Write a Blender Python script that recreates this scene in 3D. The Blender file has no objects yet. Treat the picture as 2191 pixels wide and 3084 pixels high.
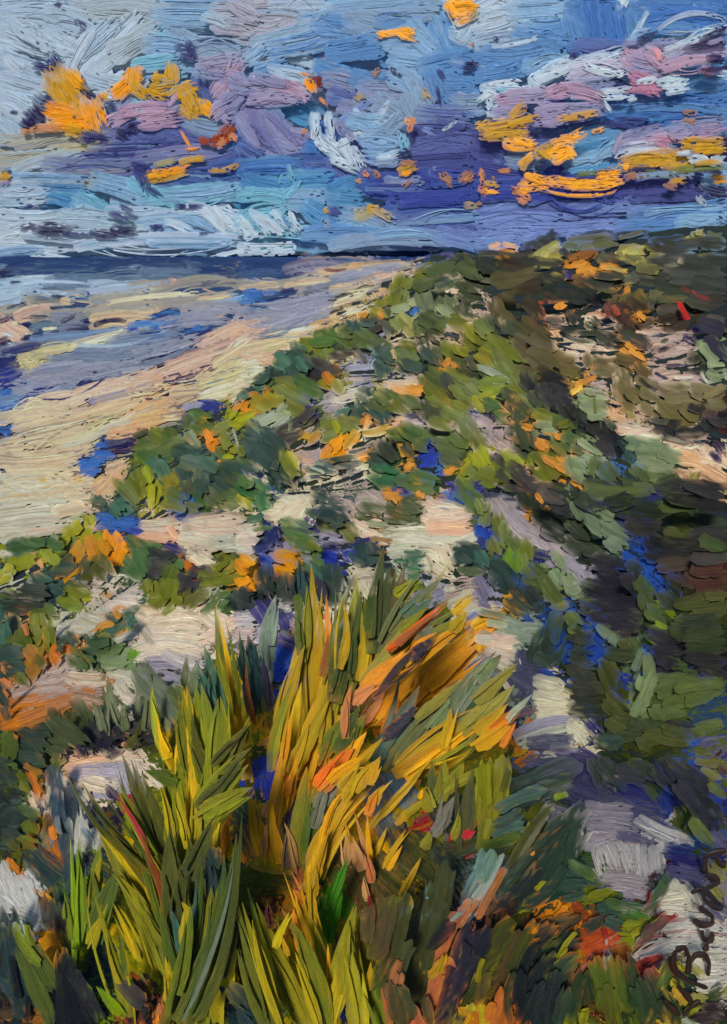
import bpy, math, random
import numpy as np
from mathutils import Vector, Euler, Matrix

# ------------------------------------------------------------------ camera
scene = bpy.context.scene
PITCH = math.radians(16.16)
YAW = math.radians(4.1)
EYE = Vector((0.0, 0.0, 1.7))
cam_d = bpy.data.cameras.new("camera")
cam_d.sensor_fit = 'VERTICAL'
cam_d.sensor_height = 24.0
cam_d.lens = 12.0 / math.tan(math.radians(30.0))
cam_d.clip_start = 0.05
cam_d.clip_end = 12000.0
cam = bpy.data.objects.new("camera", cam_d)
scene.collection.objects.link(cam)
cam.location = EYE
cam.rotation_euler = Euler((math.pi / 2 - PITCH, 0.0, YAW), 'XYZ')
scene.camera = cam

# ------------------------------------------------------------------ light
SUN_FROM = Vector((-0.13, -0.82, 0.54)).normalized()
world = bpy.data.worlds.new("World")
scene.world = world
world.use_nodes = True
wn = world.node_tree
for n in list(wn.nodes):
    wn.nodes.remove(n)
w_sky = wn.nodes.new("ShaderNodeTexSky")
w_sky.sky_type = 'NISHITA'
w_sky.sun_disc = False
w_sky.sun_elevation = math.asin(SUN_FROM.z)
w_sky.sun_rotation = math.atan2(SUN_FROM.x, SUN_FROM.y)
w_bg = wn.nodes.new("ShaderNodeBackground")
w_bg.inputs[1].default_value = 0.09
w_out = wn.nodes.new("ShaderNodeOutputWorld")
wn.links.new(w_sky.outputs[0], w_bg.inputs[0])
wn.links.new(w_bg.outputs[0], w_out.inputs[0])
sun_d = bpy.data.lights.new("sun", 'SUN')
sun_d.energy = 2.6
sun_d.angle = math.radians(10)
sun_d.color = (1.0, 0.95, 0.87)
sun = bpy.data.objects.new("sun", sun_d)
scene.collection.objects.link(sun)
sun.rotation_euler = SUN_FROM.to_track_quat('Z', 'Y').to_euler()
scene.view_settings.view_transform = 'Standard'
scene.view_settings.look = 'None'
scene.view_settings.exposure = 0.12
scene.view_settings.gamma = 1.0
scene.view_settings.use_curve_mapping = False
scene.cycles.max_bounces = 4
scene.cycles.diffuse_bounces = 2

rng = np.random.default_rng(7)
random.seed(7)

# ------------------------------------------------------------------ survey of the photograph (source pixels) and palette; right hollow's shade is painted in dark colours
F = 1542.0 / math.tan(math.radians(30.0))
CX, CY = 1095.5, 1542.0
CROPS = dict(A=(0, 0), B=(720, 0), C=(1440, 0), D=(0, 760), E=(720, 760), F=(1440, 680), G=(0, 1520), H=(720, 1520),
             I=(1440, 1460), J=(0, 2284), K=(720, 2284), L=(1440, 2284))
S = 4.618
PALETTE = """
pb 9db3c5
wb a9bccb
wh b4c4cf
lb 7ba0c0
gb 7b93ae
gr 98a5ad
gm 9c9dab
mb 5481b2
bb 3c6aaa
te 4580ac
tq 6fa9bf
vi 535f96
in 3f4580
id 2f3d8c
db 35508f
nb 2a2d63
nv 221d48
bg a3a393
yb a3996a
yo b98e2c
ye d9971a
oc c0901f
or e8930f
pr c07f52
mp 9189a8
pk a98ba3
mv 8083a6
mg 6f6f9c
hp aa728c
lv b0b8c8
pv a9a5bb
vl 6c82b8
gv 7d87a6
dr 6b2415
rd 8e3a14
br 9c6f4e
bz a08a62
gy efa327
ps c98f92
og 6a6a42
ol 66703a
ns 233c69
sl 61778a
ls 9aaebb
ls2 6a87a5
lb2 93abb9
sg 99958c
be c6ad8a
cr d0c5a6
sd 768090
sd2 727f92
yc bdb385
yc2 c2b68c
lv2 918e9b
bb2 3760a0
bn 27307c
bl 2a3c96
ps2 cfb29c
pz cf9f80
pz2 d2a17a
be2 cab796
gs bab59f
pe c9a070
sn 5a5568
sl3 4a6488
rd2 9a4a35
dn 3a3733
mo 4c5c2a
mt 3f6350
gk 2f463f
gk2 33473b
gk3 3c4d49
gk4 2c4139
og 60661f
sg2 7c8366
oy 7f7a1e
lg 8a8c1c
lg2 80881f
gs2 45604c
oo d67e17
oo2 b5761f
lgc 9a9a4c
gr2 8f9684
mo2 45502f
dg 3a422c
cr2 cebb9f
ps3 ac9992
gob c08230
lp a6989b
pe2 cd9660
bk 1f2023
bk2 24322c
oy2 85834a
sge 8f9670
sge2 7c8a66
sge3 6f7f5b
gse 8f9a84
gse2 8f9a84
sg3 5c6647
yo2 b0892a
or2 dd900f
or3 d98a0c
or4 b5651a
or5 d28a12
dg2 33382b
em 2c6038
em2 2f5a3a
dn2 322a1d
dg3 2c3027
pf a59c58
pf2 867f3e
og2 565534
rs 85552a
gk5 222a25
og3 4b4627
rb 43261e
rb2 3a2620
red b01c20
nb3 2b2a38
ta 5f5630
ta2 57492a
ta3 6a6140
ta4 4d4528
bk3 1e1e20
wh2 b5b3a4
mg2 3c5a30
ol2 6d7c24
yp d2a448
ol3 5d6413
mg3 475f30
gs2b bab4a1
gs3 34594a
ps2b c0afa4
wg b3b0a0
pe3 c07440
gsh b3ae9d
cr3 c8b5a1
lv3 948d95
lp2 aaa3a6
lp3 a5908a
oo3 c4701c
oo3b b27038
ps4 b58f7c
ol4 6a7420
lgy 94981f
oo4 b17a14
dol 494c1c
bk4 2b3228
mo3 4c5a20
ol5 666c1f
rs2 92641c
dg4 2e452c
lgs 6d8258
lime 5c8a18
bk5 2c2c30
ol6 626430
gk6 2a3d3a
bk6 26262c
bk7 1e1e30
gk7 27392e
dol2 3a4524
gg 626b4e
gg2 58603f
gsh2 b0ae9b
lv4 9a90a0
br2 96703e
bl2 243a9a
bb3 244a98
bb3b 263a72
in2 3a356e
ps2c b09a90
dgb 233630
dgb2 26302b
gk6b 23403f
jd 2f5a44
sgs 6f806c
rs3 8a5028
ys a18412
oly 77761a
orr d07a1c
ysd b08812
ysb c09a14
yor d98d14
olg 5a6214
dog 3c4a20
dog2 434a2a
dog3 5b6038
br3 5a4c2e
yl2 8c8c14
oly2 827c30
sgd 66705c
red2 cc5414
orr2 cf8320
org dd9010
org2 c98a18
yor2 e08e12
pch c07848
lp4 a0949a
lp5 928994
nv2 2a2858
nb3 2b2a38
lv5 77707e
lv6 575468
cr4 c6bc9f
lv7 948e98
bb4 27405f
lgd 5c7a1a
dgc 27332a
mo4 4a5628
dg5 222c1b
bk8 1c1c20
dn3 34302e
gs4 5a6a4c
sgd2 5f7056
pb2 1c1922
pb3 2c1f22
bk9 1e1c1b
olk 3f4417
mo5 42502a
br4 3c2f24
rb3 42261a
lg3 70801c
mo6 2c371b
dg6 2b2f22
gk8 2c3f30
sgd3 6a7a50
mo7 49592b
mo8 4d5a26
ylb c79c0c
lgc 8f9620
lgd2 747a14
lv8 9c96a0
wg2 a5a49c
gs5 6a8088
br5 524632
or6 c2701c
or6b a86a30
rd3 96401c
wg3 b0b0ae
nv3 221c34
gk9 25393a
bg3 2c4450
gr3 6f7c84
dg7 26332c
ol7 5c6010
dn4 3c3d38
olg2 4b5a1c
lgc2 6f7e14
bk10 1f2026
rs4 9a4a28
lime2 6f8a0c
yl3 9a8c10
ysg 808010
mo9 45591a
ylb2 c09a0e
oly3 74741a
yl4 a89512
dol3 42491a
rs5 7a3a14
red3 a82a3a
yo3 bb8a0e
orr3 c9721c
dog4 3a4c1c
olg3 5f6a12
ysb3 8f8414
pch2 b0663a
br6 5a4a3c
bl5 22306a
br7 54482a
sl4 56626a
gk10 2b3630
dol4 414524
ylo d9980c
oly4 76721a
gr6 6a6a58
pz3 a87a4a
in3 3a3048
yo4 b08a10
pch3 b5643a
orr4 cf7a18
redo e0681a
dog5 464c28
gry 6a685c
rs6 96452a
red4 6b1c14
vg2 1f5010
vg 35700e
oly5 827a12
olg4 5c6018
yl5 a8930e
mar 42181c
pch4 ab6a3c
bk11 282632
ylb3 b8a62a
wg4 8f9c90
tl2 5f8a80
ps5 a87a68
red5 b01c2c
lv9 4c4566
lv10 52506c
in4 33346c
lv11 968c95
lv12 5f5a72
wg5 b4aeaa
nv4 2a2a60
cr5 c6bca8
wg6 b9b4ab
ylw 8a8440
rd4 981c24
rd5 a02c26
or7 d07c14
rs7 8c4022
rs7b b04a20
rs8 a05c28
bb6 2a4088
bk12 25262e
gk11 2f4038
gs6 445c52
ylw2 8f8a10
gry2 6a6a50
pch5 a5602c
tl3 5a7a6c
gk12 263a2c
bk13 1d2526
gk13 29443a
mg5 3f5a28
oly6 6a7010
oly7 7e8418
vg3 3a6420
mg6 3c5536
br8 54403a
gk14 27392a
olg5 56601c
gk15 2a3c24
pch6 b5632a
or7b c47420
br9 4c4020
br10 35262c
ylo2 c09430
bb5 2c5a94
fs bb9f90
fs2 a9958f
fs3 ad9894
yl 93901c
nb2 2a2d55
"""
SURVEY = """
!A
@sky
0 2 60 3 12 pb
50 3 100 2 12 gr
95 3 162 5 12 lb
0 12 50 20 14 pb
0 24 50 34 14 wb
0 36 40 50 12 pb
30 8 70 22 12 pb
60 8 110 12 14 gr
100 10 162 14 12 lb
110 20 162 26 12 gb
55 45 90 12 16 wb
45 40 75 14 12 pb
75 35 105 20 14 gr
95 28 125 32 12 lb
88 42 115 38 9 tq
120 30 162 36 12 gb
5 38 14 46 7 wh
30 22 48 32 9 wb
8 12 34 30 8 wb
60 20 44 50 5 wh
0 52 30 60 12 pb
0 62 20 72 14 wb
0 75 16 86 10 pb
58 50 80 56 10 pb
62 64 80 62 7 wb
0 90 40 90 8 bg
10 94 80 92 9 bg
30 100 78 97 6 yb
0 106 40 104 10 bg
10 112 60 104 8 pb
70 88 110 96 18 vi
90 96 120 98 14 in
105 84 135 92 12 vi
60 102 105 100 16 in
30 108 90 108 12 vi
90 104 150 99 8 mv
130 108 162 100 10 vi
120 78 150 84 9 gb
100 115 162 118 18 db
150 94 162 90 8 bb
140 112 162 108 12 db
10 120 60 126 9 te
30 128 70 136 8 te
8 116 60 118 6 lb
60 118 100 130 12 lb
85 118 120 132 8 tq
95 130 162 125 10 tq
105 128 155 122 6 lb
50 130 75 140 12 tq
0 128 30 126 14 wb
0 142 60 138 12 wb
0 155 30 152 12 wh
40 140 90 146 9 pb
70 138 120 140 8 pb
90 146 162 144 10 lb
120 136 162 150 12 wb
108 145 125 153 5 wh
130 135 148 152 5 wh
140 135 158 153 4 wh
100 150 162 154 8 lb
120 142 140 150 5 lb
0 160 60 156 10 wh
15 152 100 156 7 wb
50 161 162 158 7 wb
20 164 162 163 4 wh
0 165 30 164 5 lb
95 158 150 158 4 lb
@cloud|cloud|dark indigo cloud patch above the brightest orange cloud in the left sky
33 36 38 42 7 nb
22 43 40 46 6 nb
24 64 36 72 9 nv
18 74 26 80 10 nv
14 80 22 84 7 nv
53 60 70 65 4 nv
52 50 58 62 4 nv
49 14 55 18 4 nb
7 73 11 73 2 nb
114 30 128 32 4 nb
118 36 128 38 4 nb
122 27 126 40 4 nb
36 2 40 3 3 nv
@cloud|cloud|broad orange and ochre cloud at the far left, the largest orange one
33 48 52 68 17 oc
44 47 53 58 10 ye
36 52 50 72 8 oc
30 70 50 76 10 or
34 80 60 82 11 or
58 66 66 84 14 or
24 84 40 84 5 pr
44 84 56 86 7 oc
14 86 24 84 3 pr
@cloud|cloud|zigzag mustard yellow cloud to the right of the largest orange one
72 60 84 58 8 ye
76 62 92 46 9 or
88 46 88 56 8 ye
86 56 98 64 7 oc
98 58 110 62 6 oc
112 42 112 54 8 oc
100 58 112 56 6 yo
114 64 128 58 8 oc
118 70 130 76 8 yo
130 67 138 76 8 ye
122 62 128 74 8 oc
66 62 72 64 4 ye
100 50 106 52 6 yo
@cloud|cloud|long mauve pink cloud trailing below the zigzag yellow one
71 80 90 70 7 pk
78 74 112 72 8 pk
92 80 118 76 10 pk
110 68 116 60 3 pk
@cloud|cloud|mauve cloud leaning diagonally under the blue upper sky
130 42 160 38 9 mp
140 62 155 42 10 pk
128 46 150 50 6 mv
146 70 158 60 12 mv
140 76 150 68 9 mp
150 50 162 56 10 mv
146 76 152 80 4 mp
@cloud|cloud|dark indigo cloud streak beneath the largest orange one
52 88 72 90 6 nb
76 86 84 90 6 nv
84 84 90 82 5 nv
54 92 62 90 3 nb
74 100 77 100 2 nb
@cloud|cloud|small rust red and orange cloud over blue, left of centre
142 92 150 82 7 rd
138 93 150 90 6 rd
142 96 146 90 4 pr
150 88 154 92 4 pr
130 90 138 93 4 rd
118 86 124 96 2 or
122 98 130 97 2 or
@cloud|cloud|flat ochre cloud floating low over dark blue in the left sky
94 115 122 110 7 oc
100 112 124 108 4 or
95 116 108 116 3 ye
118 106 134 103 4 yo
136 110 156 106 3 yo
100 108 116 104 3 yb
@cloud|cloud|row of small navy cloud tatters just over the sea at the left
14 150 24 148 4 nv
22 148 46 148 7 nv
40 152 62 153 3 nb
60 151 78 152 5 nv
74 149 88 150 6 nv
72 140 86 145 4 nb
78 134 88 138 3 nb
114 134 132 134 3 nb
98 148 108 148 3 nb
130 153 136 152 2 nb
18 133 24 135 2 nb
90 110 96 126 6 in
86 108 98 110 5 nb
96 122 106 128 3 nb
@cloud|cloud|small ochre cloud fragment at the extreme left edge
0 115 8 115 5 yo
0 119 6 118 3 mp
!B
@sky
0 5 50 8 16 gm
0 18 40 14 12 gm
20 2 60 2 8 pb
40 10 70 6 6 lb
10 28 60 14 10 lb
60 8 130 4 12 lb
70 12 130 10 8 gb
20 32 70 20 12 mb
50 16 90 22 12 mb
70 16 110 26 14 gb
60 34 95 28 14 mb
5 40 18 30 8 lb
12 46 30 40 8 mb
90 12 120 14 8 mb
96 28 140 30 14 lb
100 38 130 42 12 lb
112 16 130 34 12 lb
130 14 140 40 14 mb
120 45 162 34 14 mb
140 20 162 30 12 pb
146 26 158 8 8 pb
140 40 162 44 10 bb
50 42 75 50 10 mb
56 52 75 56 12 gv
75 50 100 52 12 mb
80 58 110 60 14 gv
100 50 120 58 12 lb
20 44 50 50 7 wb
24 47 45 54 4 pb
112 52 124 70 10 gb
126 48 140 70 12 mb
135 52 162 58 12 mb
140 66 162 66 12 gb
90 66 112 80 14 gb
60 62 80 68 10 vi
66 70 84 76 10 gv
30 68 48 76 9 te
14 70 36 76 9 te
36 76 50 82 8 te
110 62 126 84 10 gb
118 74 150 76 12 vi
@cloud|cloud|mauve cloud streak left of the small rust and yellow notch
0 56 24 54 9 mp
10 62 44 58 10 mp
20 54 46 62 8 pk
6 66 40 66 6 mp
8 50 36 56 6 mv
0 40 5 42 4 mp
@cloud|cloud|small rust and yellow notch of cloud in the upper sky
50 50 48 58 7 dr
52 50 54 58 3 dr
44 52 49 60 5 or
40 48 46 50 2 pr
52 64 57 69 2 pr
40 62 44 68 2 pk
@sky
0 74 14 96 12 mv
10 72 24 98 12 mg
18 72 38 100 12 mv
28 88 42 94 10 mv
20 98 40 104 12 mv
8 78 30 104 4 vi
18 74 40 96 3 mg
0 96 14 104 10 db
44 96 60 106 10 bb
24 108 60 104 10 db
0 110 40 108 10 bb
40 112 70 116 12 bb
60 102 80 116 10 vi
4 118 30 124 12 te
30 120 60 118 12 te
20 128 60 128 12 lb
26 132 40 118 4 tq
32 108 36 120 3 tq
0 128 30 130 8 tq
60 124 80 116 8 te
108 88 150 90 18 in
112 98 162 96 16 vi
100 108 162 104 14 in
80 118 130 122 10 db
78 112 110 116 6 vi
82 122 162 124 14 id
100 132 162 130 14 db
96 116 120 118 5 gb
125 112 162 114 8 id
95 142 162 138 12 db
100 150 140 142 7 vi
104 146 162 141 4 lb
120 152 162 148 8 vi
60 128 80 130 12 te
44 134 60 146 12 te
55 142 66 150 10 mb
66 145 100 146 12 lb
70 138 98 148 8 gb
40 152 100 154 10 mb
60 160 140 158 8 gb
90 154 140 156 6 lb
130 152 162 158 10 vl
0 142 30 136 10 tq
0 150 40 152 10 tq
@cloud|cloud|white streaked wisp low over the sea, left of centre
0 142 12 154 4 wh
8 138 22 154 6 wb
14 140 30 154 5 wh
22 138 38 152 5 wb
34 138 42 150 3 wb
0 148 8 156 3 wh
4 156 16 154 3 wb
0 161 38 160 5 wh
0 165 36 164 3 wb
28 140 34 150 2 te
@cloud|cloud|large white and pale blue fan shaped cloud in the middle of the sky
50 74 52 92 6 wb
58 74 60 94 5 wb
54 90 72 108 8 wh
50 92 60 100 5 wh
66 92 76 110 6 wh
60 104 78 112 5 wh
68 90 96 70 4 wb
64 94 98 66 3 wh
80 92 96 76 2 wh
66 80 86 66 4 vl
64 78 74 92 5 gv
76 71 79 77 3 wh
74 96 82 110 4 wh
72 78 96 82 10 lb
80 88 106 92 14 lb
84 98 104 98 12 lb
90 104 104 102 8 wb
96 84 106 76 8 gb
106 88 110 98 5 tq
50 12 58 6 4 lb
@cloud|cloud|three tiny gold flecks along the underside of the white fan cloud
41 86 45 84 3 pr
81 112 84 116 3 pr
77 117 80 118 3 pr
88 112 92 116 3 br
88 50 92 44 3 br
76 62 82 64 4 bz
109 78 115 80 4 or
111 86 114 76 3 pr
@cloud|cloud|square gold cloud fleck right of the white fan cloud
105 112 116 108 6 yo
106 106 116 105 4 br
107 113 113 112 3 or
120 58 124 66 4 bz
@cloud|cloud|bright yellow rectangular cloud in the upper centre
91 23 115 20 4 gy
105 20 115 24 7 gy
91 22 97 24 3 gy
@cloud|cloud|bright yellow cloud cut off by the top edge
137 0 156 2 8 gy
139 7 155 6 8 gy
142 13 153 11 7 gy
136 2 143 14 5 gy
151 12 156 8 5 bz
@cloud|cloud|dark blue flecks standing in the blue sky right of centre
130 46 134 54 3 nb
129 56 131 70 2 nb
147 43 157 43 5 nv
100 44 103 48 3 nv
104 48 106 50 2 nv
151 30 154 28 2 br
@cloud|cloud|small white dash beside the long ochre cloud
120 84 128 87 4 vl
133 85 142 79 2 wb
@cloud|cloud|dull ochre cloud smudge low above the sea near the middle
76 140 92 136 7 yb
82 134 94 138 4 yo
88 136 100 143 5 bz
55 137 59 138 4 yo
60 136 66 140 5 in
56 142 60 150 4 gb
@sky
84 123 120 124 7 id
100 129 162 127 6 id
126 120 150 118 4 db
104 134 150 132 4 id
96 118 118 116 4 gv
@cloud|cloud|pair of brown gold flecks over deep indigo right of centre
132 113 140 120 5 br
145 118 153 113 6 br
148 116 150 118 3 pr
107 122 112 117 3 br
147 134 158 134 4 bz
158 124 162 124 7 pr
158 110 160 120 3 pr
!C
@sky
0 6 30 4 12 wb
0 20 30 10 12 wb
0 30 30 26 10 gb
20 8 60 6 12 lb
26 20 60 18 16 mb
60 4 90 4 12 bb
60 12 64 28 14 mb
74 4 78 28 14 bb
88 6 92 28 14 bb
100 8 104 28 10 mb
30 26 60 28 10 mb
0 38 50 34 12 mb
0 50 34 42 10 mb
30 44 60 38 8 lb
10 30 40 24 3 wb
108 6 162 8 14 bb
110 16 162 14 12 bb
112 20 150 22 6 mb
118 20 162 14 3 wb
110 8 97 30 3 wh
98 28 112 18 4 lb
60 32 100 32 7 vi
96 30 130 28 7 mv
@cloud|cloud|long white and pink cloud sweeping up to the right edge
36 54 60 40 8 wb
44 50 96 34 7 wb
50 46 100 40 8 lv
60 52 100 44 10 pv
60 56 90 52 8 gv
34 54 60 44 4 wh
70 42 94 48 5 wh
96 36 120 48 12 pk
100 40 125 44 12 mp
110 34 126 46 8 pk
115 32 120 40 4 ps
118 30 125 36 1.5 dr
122 34 136 30 6 wh
130 32 162 18 6 wb
124 40 162 32 10 mp
120 46 160 40 6 pk
100 50 118 60 9 hp
104 58 122 58 5 hp
96 60 115 62 4 hp
74 62 100 58 4 wh
80 64 102 62 3 wh
104 54 118 52 4 wh
118 54 136 51 6 wh
122 58 138 56 6 wh
98 66 104 64 2 wh
146 46 154 48 5 hp
150 46 162 46 4 pk
@cloud|cloud|dark purple cloud bars at the upper right edge
136 32 162 28 5 nv
146 26 162 20 5 nv
150 38 162 38 6 nv
144 45 162 43 4 nv
154 20 162 18 3 nv
104 28 118 20 3 nv
60 38 66 35 3 nb
10 26 14 24 3 nb
150 28 162 24 3 mp
98 30 106 31 2 nb
@cloud|cloud|white swept wisp at the head of the lower pink cloud
2 58 28 54 4 wh
6 56 34 58 5 wb
4 60 14 64 5 wh
8 64 10 72 6 wb
0 66 10 60 3 wh
12 58 26 60 3 tq
34 54 42 60 6 wb
6 74 12 78 3 wb
@cloud|cloud|lower pink cloud with lumpy top, right of centre
12 66 34 60 8 pk
20 64 50 62 9 mp
46 62 70 58 8 pk
60 60 82 66 8 pk
40 70 80 70 9 mp
60 72 84 72 6 mv
40 76 60 74 8 mp
10 72 30 70 8 mp
36 80 60 78 4 mp
82 66 87 73 2 wh
@sky
80 66 162 60 12 bb
82 70 162 66 10 bb
60 80 120 76 8 bb
82 72 162 72 5 mb
136 50 162 52 10 mb
130 60 162 56 6 mb
100 64 130 60 5 vi
30 82 90 84 8 in
20 92 60 90 10 vi
60 88 90 84 6 in
64 92 94 88 12 te
66 100 92 94 8 te
56 106 90 98 6 lb
74 104 90 90 4 lb
90 80 110 80 7 nb
80 80 98 84 4 nb
0 92 20 98 16 in
0 108 30 112 12 in
20 104 40 106 10 gb
0 124 60 124 10 id
10 128 80 128 10 id
50 130 120 126 12 id
90 124 145 120 10 in
80 112 130 122 6 id
100 134 145 130 10 in
145 124 162 128 12 nv
136 130 148 128 8 nv
0 138 60 136 10 vl
20 142 90 138 10 vi
60 140 120 138 10 vl
100 142 162 134 10 mb
110 138 162 136 6 lb
90 148 162 140 8 bb
0 146 60 144 8 vl
30 150 90 148 8 vl
60 154 120 150 8 vl
90 152 150 148 8 mb
130 146 162 144 8 lb
0 154 40 154 8 vl
0 160 26 158 8 vl
30 156 50 154 5 vl
14 158 4 162 6 mb
@cloud|cloud|long ochre olive cloud below the lower pink one
0 84 36 78 7 oc
2 88 34 86 6 oc
4 90 30 88 4 yo
22 76 31 68 5 oc
52 78 78 74 4 oc
20 82 40 76 4 oc
@cloud|cloud|thick gold cloud dab left of the climbing gold streaks
18 93 39 93 6 gy
24 90 38 94 4 gy
@cloud|cloud|climbing broken gold cloud streaks over indigo
27 107 36 100 4 gy
29 110 33 102 4 yo
38 102 50 94 6 yo
46 102 64 100 7 gy
48 96 64 92 6 gy
60 90 70 85 5 gy
50 106 60 100 5 gy
58 96 64 104 4 gy
40 98 48 104 3 yo
75 86 83 84 3 gy
14 111 23 111 3 pr
5 119 13 120 3 yo
4 124 14 125 3 gy
9 116 12 117 2 br
3 112 4 116 1.5 br
11 122 14 121 2 yo
@cloud|cloud|blazing long gold cloud bar low over the dune ridge
24 124 34 124 5 gy
28 120 50 118 7 gy
32 114 44 118 5 gy
46 117 80 120 7 gy
60 122 92 120 5 gy
78 114 93 112 6 gy
80 118 94 117 7 gy
26 130 34 132 4 pr
40 123 92 124 2 gy
0 133 3 133 2 br
22 122 34 130 3 pr
@cloud|cloud|pink and lavender cloud with magenta streaks at the right edge
90 92 120 84 8 mv
92 100 130 88 10 mp
96 98 128 98 8 lv
110 92 134 90 6 pk
116 92 124 96 4 hp
118 90 134 88 3 hp
126 84 162 80 8 mv
140 88 162 84 7 pk
88 100 94 88 2 pk
90 102 118 100 4 lv
134 73 143 74 3 br
134 78 142 80 3 br
126 88 140 86 5 mp
@cloud|cloud|ochre and olive cloud band running into the right edge
132 94 162 94 7 oc
140 98 162 97 6 oc
94 108 140 104 8 oc
96 104 130 104 5 yo
94 110 100 109 4 gy
120 108 150 106 4 yo
98 112 118 111 4 nv
110 112 140 111 4 og
96 117 112 116 4 br
104 116 140 115 4 gb
126 112 162 109 4 ol
138 104 150 104 5 wh
152 106 162 103 5 wh
130 100 140 99 3 wh
142 107 160 107 3 yo
126 118 136 117 4 oc
122 120 130 122 4 br
153 117 162 117 5 ye
144 128 148 134 4 gr
60 112 90 108 4 te
64 114 80 113 3 ol
@sky
40 127 95 127 6 id
92 124 140 123 7 in
100 129 150 127 6 in
4 128 40 129 7 id
34 132 90 131 6 id
!D
@sea
0 6 80 4 8 ns
20 10 100 10 8 ns
80 6 162 6 8 ns
60 2 162 4 5 ns
100 12 162 13 10 ns
0 11 90 10 9 ns
60 8 162 8 9 ns
100 14 162 14 8 ns
0 14 6 14 6 nv
90 16 130 14 8 sl
110 18 162 17 6 ns
0 22 30 18 8 lb2
10 17 40 16 4 ls
30 20 60 24 8 sl
36 16 80 18 6 sl
60 18 100 16 6 sl
58 20 88 23 4 ls
0 28 20 26 8 ls
14 26 56 26 5 ls
40 24 60 22 3 sl
0 33 12 30 7 ls
60 26 100 22 6 ls
84 22 110 20 5 sg
7 20 14 20 2 nv
@beach
15 31 30 28 4 sg
20 33 50 32 4 sg
34 29 42 30 3 nv
22 30 34 31 2 nv
0 38 20 36 5 sg
10 42 34 36 6 ps
20 44 60 40 5 sg
40 31 46 32 4 be
60 32 100 28 7 sg
58 36 110 32 6 be
56 40 104 36 6 sg
60 44 98 42 6 be
100 28 162 24 6 sg
104 34 130 32 7 sg
110 19 116 18 4 ps
130 32 150 28 6 be
130 34 136 36 5 ps
132 22 162 22 4 sg
20 42 31 42 2.5 nv
5 37 18 35 2 nv
34 42 56 42 6 sd
40 50 80 46 6 sd
44 52 78 48 4 nv
60 48 78 46 4 nv
40 45 50 40 3 nv
0 48 8 54 9 ps
4 46 16 52 5 ps
0 50 14 58 6 ps
2 53 9 55 2 wh
8 46 12 46 2 cr
0 45 6 42 3 nv
20 50 38 47 4 sl
28 50 37 49 2 cr
0 60 6 58 6 nv
0 63 4 60 3 nv
14 58 31 56 3 nv
0 66 60 54 8 sd2
10 60 50 56 6 sd2
30 58 60 54 4 sd2
60 50 90 48 6 be
70 54 100 50 4 cr
44 63 90 54 5 cr
60 60 76 58 3 cr
84 50 90 48 4 bl
84 48 110 46 4 mb
105 47 120 42 5 bb
134 38 155 33 4 bb
99 50 104 49 4 bb
152 34 162 30 4 nb
140 34 162 28 4 lb
120 40 162 38 8 lv
100 48 150 44 8 lv
127 50 132 48 4 bb
80 56 120 52 8 sd2
70 62 110 58 8 sd2
94 58 110 54 6 bb2
50 66 100 64 8 sd2
30 70 80 66 8 sd
20 64 50 60 5 yc
14 68 24 76 9 yc
12 70 30 66 6 yc
20 78 60 72 8 lv
40 76 90 70 8 lv
80 70 130 56 7 lv
0 72 12 70 6 nb
0 80 12 76 10 bn
0 86 8 84 6 bn
16 80 60 74 5 lv
0 88 16 86 4 lv
20 86 60 82 8 lv
40 84 80 78 8 lv
10 92 50 88 8 lv
2 98 14 96 8 ls2
60 72 80 70 3 sd
82 70 88 69 2 nb
56 78 64 78 2 nb
56 84 60 84 2 nb
40 85 44 85 2 nb
86 74 96 72 2 nb
70 76 86 72 2 nb
100 68 112 65 2 nb
118 62 132 57 2 nb
9 99 20 94 4 bn
14 94 40 87 4 bn
20 92 36 89 4 nb
0 103 10 100 4 bb
0 112 4 112 5 bb
10 102 60 90 8 ps2
30 100 90 84 8 ps2
60 92 110 78 8 ps
90 84 140 66 8 ps
110 74 162 56 8 ps
130 60 162 46 7 ps
150 54 162 48 6 pz
60 98 100 86 6 lv2
82 90 88 86 6 pz
98 86 106 80 6 pz
60 82 100 74 4 lv
0 108 50 102 10 be2
10 116 60 104 10 be2
0 126 50 116 10 be2
40 112 90 96 8 be
48 110 66 102 5 pz
64 98 100 90 5 be
80 90 110 86 8 be
24 130 80 106 4 yc
34 128 90 100 3 yc
60 116 100 98 5 gs
40 126 70 114 5 gs
30 122 60 112 5 be2
100 98 130 88 8 be
130 82 162 60 8 be
110 84 140 74 5 ps
140 76 158 72 7 yc
150 64 162 56 5 cr
106 84 120 82 6 nv
114 82 128 78 5 nv
126 78 141 74 4 nv
96 87 101 86 2 nv
91 91 93 91 1.5 nv
134 86 146 82 2 sl
128 88 162 78 6 yc
130 94 162 84 6 cr
132 96 150 92 5 cr
112 92 130 90 6 be
108 96 116 98 4 pz
112 99 130 97 3 nv
114 101 126 99 2 nb
84 104 110 98 7 pe
80 112 110 106 9 pe
66 118 100 112 7 pz2
70 116 90 112 4 pz2
104 108 120 106 7 be
66 122 70 120 3 nv
33 103 35 108 1.5 nv
38 103 40 108 1.5 nv
42 105 46 106 2 nv
24 108 30 108 2 nv
30 122 34 124 1.5 nv
50 112 58 110 2 nb
70 124 86 120 6 sn
72 128 88 126 7 nv
80 122 90 124 6 nv
62 132 74 132 6 bb2
92 122 98 122 6 nv
52 137 66 136 8 bb
54 144 64 142 7 bb
50 134 60 134 4 nb
41 140 46 140 2 nb
0 136 50 132 12 be2
20 136 60 128 10 be
0 146 50 144 10 be2
0 158 40 154 14 gs
10 164 60 156 12 be2
0 150 30 148 8 gs
0 170 50 166 12 gs
40 154 60 148 8 be
40 164 58 160 8 be2
8 154 18 156 3 wh
25 147 30 148 4 ye
47 148 54 149 5 ye
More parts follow.
